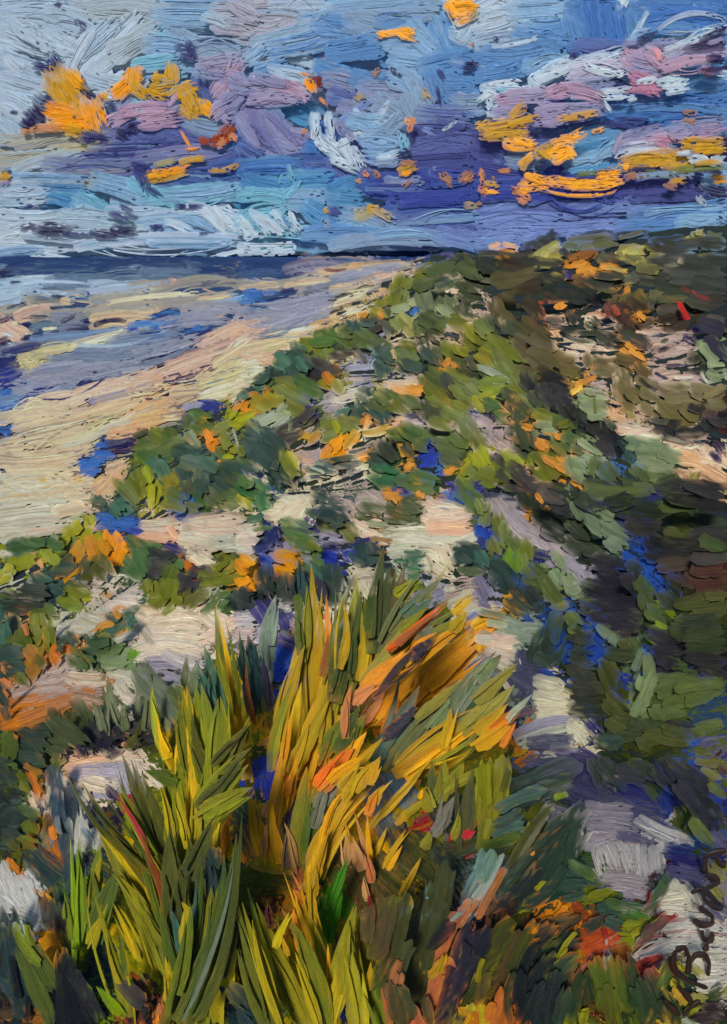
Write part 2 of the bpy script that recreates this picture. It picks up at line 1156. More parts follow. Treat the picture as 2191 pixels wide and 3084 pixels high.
14 118 17 121 1.5 nv
50 168 58 166 4 ps
22 152 46 172 3 gs
0 140 4 144 4 nv
64 158 80 138 10 pz2
62 154 70 148 8 pe
70 142 84 136 6 be
68 156 74 160 5 yc
!D
@beach
6 22 60 21 2 wb
50 24 110 19 2 ls
70 33 130 27 3 cr
20 56 90 47 3 ls2
10 76 90 58 3 sd2
60 74 130 58 3 sd2
30 84 100 70 3 sd2
50 60 110 50 3 lb2
0 95 50 84 3 ls2
2 66 30 60 4 nb
62 48 82 45 3 nv
90 52 120 45 3 nb
20 94 70 80 2 nb
100 66 140 53 2 nb
!E
@sea
0 4 40 4 6 ns
0 10 50 9 8 ns
40 4 90 5 6 sl3
60 8 100 8 5 sl3
90 5 130 4 5 ns
120 4 140 2 4 in
85 0 115 1 3 ns
0 14 30 13 4 sl3
@beach
30 12 70 10 6 lv2
50 14 100 10 6 be
70 10 115 7 4 be
56 11 70 11 2 rd
72 9 82 8 3 pe
44 20 90 14 5 sd2
60 18 110 10 5 lv
90 12 130 8 4 sd2
0 20 50 16 7 sg
0 22 30 20 4 be
4 26 15 26 5 bb
5 30 14 29 3 bb
0 32 10 32 4 mb
16 27 24 26 4 bb
28 25 38 24 3 nb
44 25 48 22 2 nb
52 23 66 20 4 sl
30 22 60 19 4 be
40 28 90 18 6 lv
0 38 60 28 10 lv
0 44 60 32 10 lv
60 24 90 20 6 be
20 36 60 32 6 lv2
90 18 118 13 5 ps
80 20 100 15 5 ps2
100 14 120 12 4 ps
22 34 40 30 2 sd
48 35 52 34 2 nb
0 44 3 42 2 nb
0 50 20 44 8 ps
0 56 14 52 8 ps
6 54 50 42 8 sd2
20 48 60 38 8 lv
50 40 90 30 5 be
56 38 88 26 4 cr
66 30 76 27 2.5 dn
58 32 64 31 2 dn
76 26 90 21 2.5 dn
58 40 70 35 3 dn
68 36 88 28 2.5 dn
60 44 100 28 4 pe
46 46 70 42 4 pe
88 27 96 24 4 pe
94 24 98 28 4 pe
84 30 100 24 3 ps
60 46 90 34 4 cr
20 52 60 46 6 cr
40 54 70 46 4 pe
10 56 50 52 6 be
6 64 40 56 8 yc
0 68 24 64 8 ps
12 68 22 72 7 pz2
14 72 24 70 5 pz2
0 62 14 58 6 be
20 60 40 58 6 be
0 76 18 72 8 cr
0 84 16 78 8 cr
2 80 10 76 4 gs
31 58 33 59 1.5 nv
!A
@sky
138 6 162 8 10 gm
140 16 164 20 10 gm
132 12 150 18 6 pb
150 2 168 12 8 gm
!D
@ground
58 168 66 166 6 ps
110 165 130 168 8 bb2
128 108 116 112 5 nb
130 100 144 102 6 bn
120 102 134 100 4 lv2
150 96 158 92 5 cr
@shrub|shrub|round olive bush furthest down the slope where dark stubs meet the sand
106 118 104 128 10 mo
92 120 98 128 8 mo
88 130 104 126 9 mo
100 118 116 128 10 og
110 116 114 126 9 mo
118 124 104 132 9 mo
92 134 104 138 10 mg
96 138 108 142 9 mt
104 140 108 148 8 mt
122 118 130 130 6 sg2
96 116 88 120 4 dg
@shrub|shrub|small lime green shrub beside the peach sand bank at the slope foot
86 146 92 158 9 og
74 148 84 156 6 ol
78 152 90 166 8 ol
98 150 102 164 8 lg
100 152 99 168 4 yl
88 142 94 152 8 og
108 148 116 156 8 oy
112 144 118 150 7 oy
94 140 98 150 6 lg2
@shrub|shrub|teal green shrub at the lowest corner of the slope by the beach
64 162 68 168 9 gk
60 160 70 164 5 gs2
74 168 84 172 10 mt
72 164 80 170 6 mt
@shrub|shrub|dark bottle green bush with a bright orange petal near the top left
120 110 140 108 9 mo
124 106 136 110 9 mg
126 114 140 116 8 mo
114 130 130 132 10 gk
120 136 138 140 9 gs2
118 142 130 150 9 gk
130 144 134 156 9 gk2
120 150 124 160 8 dg
136 122 140 130 5 oo
134 116 138 124 4 oo
140 118 150 112 6 og
142 128 150 134 7 mo
134 136 142 142 8 gs2
@shrub|shrub|pair of yellow green leaves like butterflies above dark foliage
152 106 160 114 5 lg
150 112 160 112 4 lg
150 108 154 104 3 lgc
150 130 157 126 6 lg
146 126 156 130 5 oy
146 134 152 134 4 lgc
156 132 152 116 1.5 gr2
146 118 150 128 6 og
160 98 162 104 5 oo
@shrub|shrub|broad dark green mound filling the slope below the butterfly leaves
146 140 158 146 12 gk
150 150 162 152 14 mo2
140 152 150 160 12 gk2
144 162 158 162 12 mo
128 160 140 164 10 mg
120 164 132 168 8 og
134 156 144 164 10 mo2
130 150 132 160 8 gk2
110 156 122 164 10 mo
106 166 120 168 6 og
!E
@ground
94 56 118 58 5 ps2
116 58 130 60 4 ps2
134 50 146 60 8 ps
136 46 140 52 4 ps
152 36 162 42 8 ps2
150 44 160 45 3 ps2
64 70 80 68 7 yc2
70 74 88 72 7 lv2
72 78 84 76 4 lv2
88 68 86 76 3 gr
72 82 84 84 4 ps3
74 88 90 82 6 lv2
68 92 80 88 6 gs
86 82 96 90 4 yb
96 84 120 82 8 ps2
100 88 118 92 5 pe2
110 90 122 88 6 gob
98 82 114 80 5 lp
48 98 74 94 8 lp
56 102 70 100 5 lp
60 96 82 90 5 gs
44 98 47 94 4 bl
102 108 112 104 5 ps3
104 110 122 106 6 lp
112 112 130 114 5 lp
126 116 138 118 4 ps3
100 112 108 108 3 pz2
32 128 46 138 8 pz2
40 126 54 134 7 lp
46 130 56 124 8 lp
36 138 50 138 5 ps
76 118 96 116 5 cr2
80 122 96 120 5 cr2
78 128 92 124 5 ps3
70 132 78 126 6 cr2
72 134 84 128 3 pe2
116 140 128 136 8 bl
120 134 130 130 6 bl
124 142 134 140 4 bb2
108 142 114 138 6 gob
134 144 142 140 5 gob
70 146 84 160 14 ps3
80 158 92 166 8 ps3
78 150 84 146 6 cr2
60 160 76 170 10 ps3
78 162 100 170 8 ps3
46 148 70 154 7 cr2
40 150 56 146 5 cr2
44 156 50 160 6 cr2
20 160 36 170 12 cr2
36 158 50 166 8 cr2
24 164 30 172 5 ps2
36 162 42 172 4 cr2
94 158 108 162 5 gob
100 160 104 164 4 gob
106 160 112 156 5 bl
132 156 140 164 7 bb2
136 150 142 158 5 bl
154 150 160 156 6 bl
116 156 122 160 4 gob
122 162 134 172 10 ps2
130 166 150 172 10 ps2
10 142 18 150 6 cr2
10 148 16 146 3 bl
146 110 162 116 4 lp
150 104 156 106 4 bl
156 108 162 112 6 lp
@shrub|tree|tall spiky lime clump at the top of the beach line, lowest tip of the ridge
104 24 106 14 7 og
100 30 101 22 5 og
108 28 112 18 6 ol
100 36 108 26 9 ol
98 32 106 30 7 og
108 22 116 18 6 og
@shrub|shrub|pale sage shrub with a curling light leaf beside the distant sand
92 34 100 40 5 sg2
100 38 112 36 5 sge
104 42 112 50 8 oy2
100 44 106 54 7 ol
112 34 118 30 4 sge
108 50 114 56 5 oy2
96 36 98 42 4 dg
@shrub|shrub|olive bush with orange specks at the edge of the distant beach
86 38 96 42 7 oy
82 42 90 44 5 og
78 42 84 40 4 gob
91 38 93 43 3 gob
90 34 100 30 5 og
@shrub|shrub|almost black shrub on the bank above the row of green ones
80 48 96 46 7 dn
88 50 102 52 6 bk
78 44 90 46 5 gk
84 52 94 48 4 dn
70 46 80 50 6 gk
92 54 100 50 2 lv2
96 46 100 56 5 dg
@shrub|shrub|line of mid green bushes edging the beach, second bank below the black shrub
48 56 62 50 8 mg
56 52 66 56 8 mg
66 52 78 62 10 mo
64 50 74 54 7 mo
78 54 90 62 10 mo
86 58 98 64 9 mo2
40 60 54 62 9 og
50 62 62 66 7 og
56 64 58 70 5 ol
46 58 60 58 6 mg
34 60 42 66 7 mt
@shrub|shrub|dark brown and teal shrub tucked behind the cream sand patch
46 72 60 76 9 dn
44 78 56 82 8 bk
60 68 76 66 6 dn
76 66 84 72 6 dn
58 74 66 80 7 dn
36 66 46 74 9 gk
24 70 36 76 9 mt
32 76 44 82 9 gk
24 80 34 84 7 bk2
38 70 44 78 6 mt
@shrub|shrub|teal and olive bush with a dark heart between two sandy hollows
88 66 98 62 9 gk
90 72 100 80 10 gk2
94 68 104 70 8 gk2
90 76 96 82 7 gk
100 64 102 70 2.5 yb
106 62 118 62 9 og
104 66 116 72 8 mo
104 76 116 76 8 gk2
110 80 116 76 5 bk2
106 72 118 76 7 gk2
@shrub|shrub|sweeping dark olive shrub shaped like a crescent
120 48 132 54 10 dg
118 58 134 66 12 dg
122 64 134 70 10 mo2
118 54 122 70 8 dg
124 72 132 74 8 dg
118 62 130 74 6 gk2
116 46 120 56 7 mo2
@shrub|shrub|dull green bushes along the crest where beach and ridge join
118 26 124 40 10 sg3
126 28 140 38 11 sg3
134 30 142 46 9 mo2
116 16 128 10 8 og
122 14 140 8 8 mo2
130 20 146 16 10 mo2
114 22 126 20 8 mo2
128 22 138 18 6 gk2
142 24 158 30 10 dg
144 34 152 42 8 dg
140 44 130 36 6 sge
150 16 162 24 12 dg
146 8 160 12 12 mo2
136 46 120 40 8 mo2
118 42 128 48 8 mo2
130 50 140 44 6 mo
112 40 116 36 3 bb2
150 40 158 46 5 dg
138 25 144 26 3 ps2
@shrub|shrub|tawny olive green mass running down beside the crest
138 46 162 50 10 og
146 54 162 62 12 og
150 48 160 58 9 oy
134 60 146 70 9 og
140 68 156 74 12 mo2
144 76 162 84 12 dg
150 70 162 76 8 dg
136 72 142 76 6 gob
134 74 138 70 4 gob
134 78 150 84 9 og
124 78 136 88 10 mo
140 62 150 66 6 oy
158 46 162 52 7 bk
@shrub|shrub|olive bush holding one large black oval leaf
132 83 139 96 11 bk2
120 82 130 90 10 mo
122 90 134 96 9 og
140 88 156 96 11 ol
150 86 162 94 10 ol
154 96 162 104 8 lg
134 96 138 98 3 gob
142 98 152 104 9 og
124 96 140 104 9 og
118 100 134 108 10 dg
120 104 130 112 8 dg
134 104 150 112 10 ol
@shrub|shrub|bright green clump with orange flecks just below the beach edge, left
24 86 40 92 12 og
38 82 54 90 9 mg
40 88 56 94 8 mg
54 84 66 88 8 oy
56 80 62 86 6 oo2
62 84 68 92 6 oy
14 82 24 86 7 mg
10 88 18 86 5 mt
26 92 44 100 11 ol
8 92 14 96 6 oo2
6 98 20 104 10 oy
16 96 30 98 8 oy
2 102 6 98 4 oo2
0 110 10 106 8 lg
32 100 44 106 8 og
0 92 6 96 7 mt
10 84 20 80 6 gk
@shrub|shrub|sage white broad leaves catching light beside a dark hollow
10 112 34 110 8 gse
12 114 26 106 6 gse
26 104 30 99 5 sge
30 104 36 112 5 sge
22 116 34 108 6 gse
@shrub|shrub|brown black shrub sloping below the sage white leaves
22 122 44 112 9 dn
34 116 52 106 9 dn
20 128 40 118 9 dn
40 110 50 102 6 dn
@shrub|shrub|gathering of dark green leaves around a narrow sand strip
76 100 84 106 10 gk2
78 92 90 98 9 gk2
72 104 80 110 9 gk2
84 98 94 104 9 mo2
92 94 106 100 10 mo
98 100 112 104 8 og
88 106 100 112 9 gk
94 112 84 104 5 gk
64 106 72 104 6 mt
106 96 118 100 8 mo
@shrub|shrub|olive shrub with golden patch and striped sandy leaf
54 112 60 106 6 ol
56 116 70 110 9 og
64 110 80 114 9 og
54 122 70 118 8 ol
62 110 66 118 4 lg
80 112 86 108 4 oo2
82 116 84 108 3 pe2
82 118 98 114 5 yo2
66 134 70 120 9 or2
60 130 66 122 7 or2
54 134 60 126 5 gob
70 128 78 118 6 yo2
78 136 84 134 4 or2
46 124 52 118 5 yo2
@shrub|shrub|striped dark leaf with a thin orange rim, beside a black oval one
86 130 104 128 11 dg2
92 124 102 136 9 dg2
84 134 96 138 8 gk2
104 124 107 134 3 yo2
109 126 117 130 11 bk2
@shrub|shrub|long green bank above the small ultramarine pool
98 118 120 116 9 mg
106 114 124 124 10 mg
122 118 138 124 10 mo
130 124 146 128 10 mo
138 118 152 124 10 mo
132 134 144 138 10 mo2
116 124 124 128 8 mo
124 110 140 114 7 og
146 110 156 122 12 ol
154 120 162 130 10 og
@shrub|shrub|grey teal long leaf lying across the sand above the cream strip
42 140 60 146 4 gk3
44 142 64 144 4 gk3
56 138 80 138 6 gk3
60 136 76 134 4 gk
46 140 56 144 2 gse
@shrub|shrub|vivid emerald clump dotted with light flecks
86 144 104 146 9 em
90 150 104 150 8 em2
88 140 98 140 6 em2
96 142 106 142 4 em
104 148 118 150 8 mg
112 146 130 150 9 mg
110 154 128 154 7 mo
@shrub|shrub|two bright lime leaves stacked at the right of the dune middle
144 148 152 142 9 lg
146 144 152 138 6 lg
152 136 160 131 9 lg
150 146 158 138 7 ol
142 152 156 150 8 mo2
158 142 162 148 6 og
144 154 158 164 12 mo
150 160 162 170 12 mo
@shrub|shrub|large blue green bush with one yellow green leaf at its side
6 116 20 124 14 gk
4 126 20 132 13 gk
14 130 30 144 14 gk4
0 138 12 142 12 gk
24 138 36 152 12 gk4
30 130 39 142 7 lg
28 132 38 148 6 og
10 128 24 142 9 gk
0 128 4 132 5 og
16 118 30 130 8 gk4
@shrub|shrub|round lime leaf on emerald at the left of the white sand fan
2 158 12 166 13 lg
0 152 18 156 9 em
12 160 20 166 10 em
6 148 20 156 6 em2
0 148 8 152 7 mg
@shrub|shrub|slate dark leaves hanging over the white sand
50 160 66 164 10 gk3
54 166 68 170 9 gk3
48 158 60 162 5 gk2
60 162 70 168 7 gk3
@shrub|shrub|round grey green bush sitting on sand, right of the slate leaves
80 164 90 162 8 sg2
78 170 90 168 10 mo2
96 168 106 162 8 mo2
104 164 118 160 9 mo2
108 170 120 166 9 sg3
!F
@ground
0 52 12 60 6 fs
44 60 60 62 5 fs
50 54 58 52 6 gob
44 58 56 58 4 pz2
42 52 44 58 3 rd2
66 60 80 62 6 ps2
68 56 80 56 5 pz
64 66 70 64 4 fs
78 66 92 66 7 fs
86 70 92 64 4 fs
106 60 108 62 7 gob
104 56 110 62 4 gob
50 70 54 80 6 pz2
52 76 80 80 9 ps2
56 82 72 86 8 ps2
68 84 70 94 5 fs2
80 80 92 84 8 ps2
92 80 108 84 6 gob
96 76 104 82 5 gob
98 80 110 88 4 gob
104 68 124 70 6 fs
112 74 140 72 9 fs2
110 80 130 80 8 fs
112 88 140 90 9 fs
116 98 146 96 8 fs
124 84 142 82 8 fs2
112 100 130 104 6 fs3
132 100 148 102 5 fs3
120 76 124 74 3 dg
112 86 124 88 2.5 nv
120 92 136 92 2.5 nv
134 72 142 76 4 nv
118 82 124 80 3 dn
136 94 144 96 3 dn
116 96 124 100 2 nv
62 104 76 100 5 gob
60 110 70 104 5 yp
66 104 78 98 4 gob
72 106 88 104 10 fs3
80 108 92 112 8 fs
88 116 96 126 10 pz2
90 126 106 122 9 pz2
92 130 110 134 10 ps2
90 94 92 98 4 ps2
98 138 120 138 8 ps2
124 144 150 142 8 ps2
130 150 150 156 10 pz2
130 160 150 162 6 pz
146 150 162 154 12 ps2
148 158 162 166 10 pz2
146 160 134 164 4 pz
104 118 108 126 5 ps2
20 113 28 115 3 pe2
18 126 24 130 5 pe2
28 130 36 133 5 gob
0 126 16 136 6 fs3
6 134 22 146 8 fs3
14 142 26 150 5 fs3
38 140 46 148 8 gob
42 150 54 158 6 gob
50 156 58 162 5 gob
34 164 48 170 4 pz
50 136 54 140 5 gob
62 148 66 150 3 pe2
154 142 160 150 6 nv
152 148 158 154 4 nv
88 158 96 162 3 bb
6 122 12 126 4 nv
0 168 4 172 6 nv
@shrub|shrub|orange sunlit bare patch on the far ridge, leftmost on the skyline
8 14 14 12 4 pz
12 16 26 14 5 pz
14 18 24 16 4 oo2
16 12 26 14 3 pe
@shrub|shrub|black pointed bush on the skyline
46 8 50 4 6 bk
40 10 54 8 6 dg3
30 16 46 10 8 dg3
22 20 40 18 6 dn
36 12 50 14 6 dg3
0 18 30 22 4 dg3
@shrub|shrub|pale yellow fern frond on the ridge, left
38 22 56 12 8 pf
40 24 50 18 7 pf
48 22 58 16 7 pf2
54 16 60 20 5 dg3
@shrub|shrub|low olive scrub along the skyline to the middle of the ridge
60 10 86 8 6 og2
66 8 84 5 5 dg3
70 6 88 5 4 dg3
60 14 90 12 6 sg3
76 14 96 10 7 og2
88 8 112 6 5 dg3
92 8 108 4 3 og2
56 12 66 14 5 sg3
80 20 92 22 8 dn2
@shrub|shrub|rusty orange scrub with gold fringe below the ridge
58 26 66 22 5 oo2
60 22 78 18 6 rs
66 20 76 16 5 rs
62 26 70 24 4 oo2
66 32 76 30 6 gob
72 30 78 34 4 gob
80 26 90 27 4 gob
88 29 98 31 4 gob
84 27 96 30 2 pf
@shrub|shrub|pale yellow straw coloured clump in the middle of the ridge
92 16 106 14 7 pf2
96 18 112 16 6 pf
106 18 114 14 5 pf
116 20 121 19 3 cr
96 22 108 24 6 og2
104 26 112 24 5 oy2
@shrub|shrub|pale straw clump close to the skyline at the far right
134 10 144 7 5 pf
140 6 150 8 6 pf2
142 4 148 4 4 pf
150 6 160 8 5 sg3
112 10 134 7 6 dg3
110 13 134 13 6 dn2
@shrub|shrub|wide blackish green thicket covering the right of the ridge
120 18 162 14 8 dg3
112 24 140 22 10 gk5
134 24 162 24 12 gk5
120 32 162 32 12 gk5
140 40 162 42 12 gk5
100 34 124 36 8 dg3
80 36 104 34 7 dg2
70 34 90 38 6 dg3
116 40 140 44 8 dg2
138 48 162 52 10 dg3
104 28 120 30 6 og2
76 32 96 33 5 dg3
146 12 162 12 6 dg3
@shrub|shrub|dark ferny thicket under the straw ridge at the left
14 24 40 26 8 dn2
0 30 20 36 10 mo2
10 36 40 32 10 og3
30 24 56 26 7 dg3
26 42 46 40 10 dn2
44 36 70 38 10 gk5
44 46 76 48 10 gk5
56 32 62 34 6 nb2
70 44 80 50 7 gk5
0 24 12 30 8 dg3
@shrub|shrub|olive strands with a small gold tip above the red stems
96 46 98 40 4 gob
92 48 106 46 6 og2
104 44 112 50 8 og2
112 46 120 44 7 og2
76 42 92 44 4 og2
118 48 136 48 5 og2
80 46 92 48 5 og2
110 54 116 52 6 dg3
@shrub|shrub|brown red stems rising behind the pale bare sand
84 50 90 62 8 rb
92 52 104 56 9 rb2
92 58 106 66 10 rb2
98 48 110 56 7 dn2
88 52 92 58 4 rd2
104 66 114 62 8 dn2
90 66 100 68 6 dn2
@shrub|shrub|dark brown bush with a bright red streak, at the right
118 58 140 56 10 dn2
120 66 138 66 8 dn2
116 62 128 60 7 dn2
131 51 137 62 3.5 red
144 62 150 66 6 rb2
144 64 162 72 10 nb3
150 74 162 86 10 nb3
150 60 162 62 6 dn
@shrub|shrub|row of small dark knobs along the top edge of the bare sand
44 62 56 64 6 dn
48 66 56 66 4 dn
58 60 66 62 7 dg3
60 56 64 66 5 dg3
70 64 78 64 6 dg2
74 60 80 66 5 dg2
@shrub|shrub|long black green leaves lying across the bare sand
58 72 76 76 4 dg2
58 70 90 71 4 dg2
78 72 92 78 6 dg2
90 74 104 72 6 dg2
92 72 114 78 7 dg2
100 78 112 80 5 dn
84 78 92 80 4 dn
@shrub|shrub|sage leaf bent over the sand at the right edge
146 78 156 90 6 sge2
150 90 160 92 5 sge2
150 96 156 98 7 sge3
138 84 148 90 7 dg2
136 88 146 86 5 dg2
146 96 150 102 2 wh2
128 99 140 99 2 wh2
@shrub|shrub|broad tawny shrub descending through the middle of the bare sand
70 84 72 92 7 ta
74 88 94 88 8 ta
90 86 108 90 8 ta2
76 96 92 94 9 ta
92 96 100 112 12 ta
90 102 102 120 12 ta
98 108 110 116 9 ta
94 118 104 122 8 ta
98 122 102 126 5 oy2
104 90 112 98 7 ta2
104 100 120 106 7 ta3
106 108 118 114 7 ta3
106 100 124 111 3 bk
106 118 118 122 8 ta3
@shrub|shrub|large tawny mound with dark hollow at the right edge
120 106 140 108 12 ta3
124 114 150 112 10 ta3
140 106 160 110 10 ta3
120 118 138 122 10 ta
128 124 142 130 9 ta
118 116 130 126 8 ta
132 118 142 126 8 ta
138 117 146 122 5 bk
150 116 162 118 8 ta3
148 122 158 124 6 rb
148 112 160 106 6 ta3
@shrub|shrub|glossy black leaf beneath the tawny mound
112 128 134 130 6 bk
114 134 136 136 8 bk3
130 136 152 134 9 bk
118 138 140 142 6 dn
146 128 156 134 7 bk
150 126 162 130 6 bk3
112 126 124 128 4 dg2
@shrub|shrub|tawny and olive undergrowth on the crest left of the bare sand
10 50 20 66 10 og3
4 60 12 68 9 dg
16 60 28 76 10 ta4
18 64 28 70 8 dg
30 62 46 74 9 ta4
24 76 44 90 12 ta4
44 84 62 92 12 ta
50 94 68 96 10 ta
32 84 50 96 12 ta4
40 96 56 104 10 dn2
30 50 42 60 8 dn2
14 46 26 54 7 og3
34 72 50 80 7 ta4
26 94 40 98 8 ta4
@shrub|shrub|bright olive yellow bank flowing down the crest, left of the dark leaves
0 70 12 82 12 og
8 76 24 90 12 og
0 84 16 92 10 oy
12 82 28 98 8 ol
2 96 16 94 6 mo2
14 92 26 106 9 ol
24 100 32 114 10 ol
20 106 34 118 8 og
28 114 42 122 9 mo
0 62 8 72 9 ol
0 92 20 102 4 gse2
@shrub|shrub|single bright green leaf against the olive bank
2 104 18 102 9 ol2
4 108 16 106 8 ol2
2 112 10 110 6 lg
@shrub|shrub|cluster of glossy black oval leaves on the crest
30 98 40 110 9 bk
34 110 42 116 7 dg2
44 100 60 104 10 bk
46 106 62 112 10 bk
42 104 50 118 9 bk
50 112 62 124 9 bk
54 120 64 130 8 bk
58 114 66 124 7 bk3
@shrub|shrub|dark elongated leaves pointing down towards the sandy hollow
68 122 80 132 8 dg2
72 130 86 144 9 bk3
82 130 90 142 7 bk
78 140 88 152 9 bk3
84 126 90 134 5 dg2
94 140 102 150 7 gk
96 138 104 142 5 gk
@shrub|shrub|pale sage round leaf at the lip of the hollow
66 112 84 114 9 sge2
68 118 84 120 9 sge2
72 124 84 124 7 sge2
70 108 76 110 5 sge2
76 112 77 122 2 og
@shrub|shrub|dark round leaves with orange gaps on the slope of the crest
20 118 32 124 10 dg
22 122 30 128 8 dg
12 124 20 126 8 mo
4 116 14 118 8 mg2
16 108 24 112 6 dg
20 134 38 136 10 dg
24 142 38 150 12 dg
26 134 36 146 10 dg
@shrub|shrub|light green pointed leaves spreading over the dark ones
36 122 50 126 8 og
38 130 50 132 5 sge2
42 134 56 130 4 sge2
50 126 62 134 8 mo
54 136 66 140 8 mg
52 130 60 128 5 og
48 140 58 150 9 mo
@shrub|shrub|pale sage spray spreading right, in the middle of the right side
66 140 80 150 5 sge2
70 150 84 153 4 gse2
64 146 74 152 4 sge2
60 144 68 148 5 mo2
@shrub|shrub|olive leaf pair beside a rounded sage leaf
34 154 52 160 12 ol3
38 162 50 166 9 ol3
40 150 56 164 9 og
59 154 68 166 12 sge3
62 160 70 168 8 sge3
74 154 84 162 12 mo
80 158 92 168 12 mo2
70 168 84 172 9 gk5
@shrub|shrub|two round bright lime leaves at the left of the crest hollow
0 148 6 158 12 lg
15 150 26 156 11 lg2
16 156 24 160 8 lg2
4 160 14 166 9 og
0 164 12 168 8 og
@shrub|shrub|long charcoal leaf sloping across the hollow edge
10 150 18 158 6 bk3
20 156 32 166 9 dn
24 162 40 172 9 dn
34 170 50 172 6 dn
12 160 20 166 6 dg
@shrub|shrub|large feathery sage shrub by the pink sand at the right
98 142 118 144 10 sge3
104 148 126 150 11 sge3
118 146 132 152 9 sge3
104 154 120 158 10 sge3
112 160 128 158 8 sge3
108 164 124 166 7 mo
100 158 110 166 8 mo2
96 148 104 154 8 gk
102 170 118 172 6 mo2
@shrub|shrub|low row of dark grass stubs on the pink sand, right edge
118 168 130 164 5 dg
128 168 130 160 4 mo2
138 166 140 160 4 og
142 166 145 161 3 og
120 170 150 168 5 gk5
134 168 160 170 5 gk5
!G
@ground
0 8 56 4 14 gs2b
0 18 50 10 10 gs2b
36 6 56 2 8 be2
0 24 16 20 6 gs2b
14 18 40 16 4 ps
64 10 92 14 10 bb2
84 16 94 18 4 bl
112 6 124 12 8 bb2
92 14 118 12 8 ps2
88 18 116 22 6 pz
110 14 116 22 4 pz
122 12 160 10 10 ps2
120 16 160 20 9 ps2
118 22 140 28 10 cr2
124 32 138 38 9 cr2
138 24 162 24 8 gs
146 28 162 30 6 gs
108 27 120 31 6 nb
125 34 134 40 4 cr2
0 56 20 46 8 wg
8 54 16 50 5 wg
22 43 28 46 5 pe2
26 36 28 42 3 pe2
60 48 68 52 7 ps3
66 50 92 48 8 gsh
60 58 92 58 9 ps2b
56 66 86 64 8 gsh
62 62 92 66 7 ps2b
36 74 56 76 9 gsh
38 84 44 80 6 gsh
46 78 60 80 9 gsh
54 72 68 76 7 gsh
2 76 10 72 5 pe2
64 80 76 78 4 gob
74 68 78 76 4 gob
76 66 82 68 3 pe2
54 88 56 94 3 pe2
92 70 112 78 12 ps2
98 76 136 76 14 cr3
94 88 136 90 14 cr3
90 98 130 98 12 cr3
134 70 150 80 12 cr3
136 86 156 74 8 ps2
74 90 92 84 5 gsh
96 104 120 104 8 lv3
90 78 100 90 6 ps3
108 96 134 104 8 lp2
136 60 140 54 6 cr3
128 66 136 60 5 ps2
40 98 44 108 7 ps3
20 114 50 106 10 ps3
10 120 46 116 10 ps3
8 128 40 122 8 ps3
44 112 68 114 7 ps2
48 120 66 122 6 lp3
76 112 88 128 12 cr3
72 108 90 112 7 gsh
80 124 88 130 7 cr3
8 132 32 128 8 oo3
2 144 30 134 8 oo3
14 142 44 130 8 oo3b
30 130 50 124 7 oo3b
48 126 66 130 7 ps4
54 120 64 122 4 oo3b
2 114 8 118 4 pe3
2 120 6 126 3 pe3
42 168 60 164 9 pz
44 172 70 168 8 ps2
66 164 90 162 8 ps2
78 168 92 170 9 cr3
80 156 84 158 3 pz2
@shrub|shrub|light lime leaves on teal at the left end of the white beach
58 8 60 14 8 lg
60 18 44 24 9 lg
52 14 42 20 8 lg
50 24 42 28 8 ol
44 22 34 28 7 lgy
28 28 40 39 6 lg2
36 20 34 30 5 sg2
40 28 30 24 6 mg2
@shrub|shrub|dark green bank with pointed lime leaf at the left edge
6 28 26 26 9 mg2
4 36 24 34 7 gs2
14 22 30 24 5 mg2
8 40 24 36 9 lg2
0 48 8 42 8 lg
0 52 6 46 6 lg
@shrub|shrub|deep green shrub with a bright orange round leaf at the left
58 22 64 28 7 oo4
54 26 46 42 8 oo4
60 36 56 22 5 oo2
74 20 76 38 11 or3
80 26 76 40 7 or3
64 24 72 34 7 oo4
84 24 104 30 10 mg2
84 36 96 44 11 mg2
94 44 88 30 9 mg2
64 34 74 46 9 dol
60 40 70 48 7 dol
54 42 58 34 6 dg
40 42 46 34 6 dg
@shrub|shrub|dark shrub with olive striped leaves on the white sand, left
34 44 50 40 8 gk2
20 50 36 56 9 gk
22 46 32 50 7 gs3
2 60 30 62 10 bk4
4 68 30 66 9 bk4
14 58 32 58 10 bk4
20 72 32 70 7 mo3
46 52 58 58 9 dol
44 56 60 60 8 ol4
38 62 54 64 6 ol4
42 66 54 68 7 ol4
54 62 60 62 3 yl
34 54 40 60 6 gk
32 70 40 76 7 mo3
30 66 38 72 6 mo3
@shrub|shrub|big olive oval leaf over teal and rust leaves at the left edge
26 76 28 96 16 ol5
22 80 22 92 8 ol5
30 80 34 92 8 ol5
8 74 10 86 10 gs3
2 78 4 92 9 gs3
6 90 16 90 9 mo3
12 84 18 92 8 mo3
0 72 4 76 6 gs3
16 78 18 86 3 pe3
@shrub|shrub|teal dark tuft with rusty orange spikes at the left edge
2 96 14 98 10 gk3
2 104 14 104 9 gk
4 110 16 108 7 gk
18 94 24 112 8 rs2
24 100 18 118 8 rs2
12 112 18 118 7 mo3
36 94 30 108 7 or4
34 98 38 106 6 or4
24 100 30 106 6 dol
@shrub|shrub|dark leaves with orange centre above the pink sand, left of middle
48 86 44 98 6 or4
40 90 46 84 6 gk2
38 96 40 90 4 gk2
60 86 66 96 9 dg4
54 96 64 92 7 dg4
46 98 60 106 9 mg3
44 102 56 106 7 mg3
50 92 44 82 6 gk2
@shrub|shrub|green leaf with a vivid bright tip next to a cream hollow
66 100 84 94 10 lgs
68 104 86 102 8 lgs
84 100 90 95 5 lime
64 98 78 92 7 mg3
66 92 74 84 9 mg3
72 84 84 76 7 gs3
80 72 90 68 7 gs3
70 73 78 74 6 gk2
60 90 72 88 6 dg4
@shrub|shrub|charcoal and olive shrub in the middle of the white sand
98 32 114 34 9 bk5
98 38 110 42 9 bk5
98 44 106 46 6 bk5
84 44 94 48 6 mg2
112 40 108 50 10 mo3
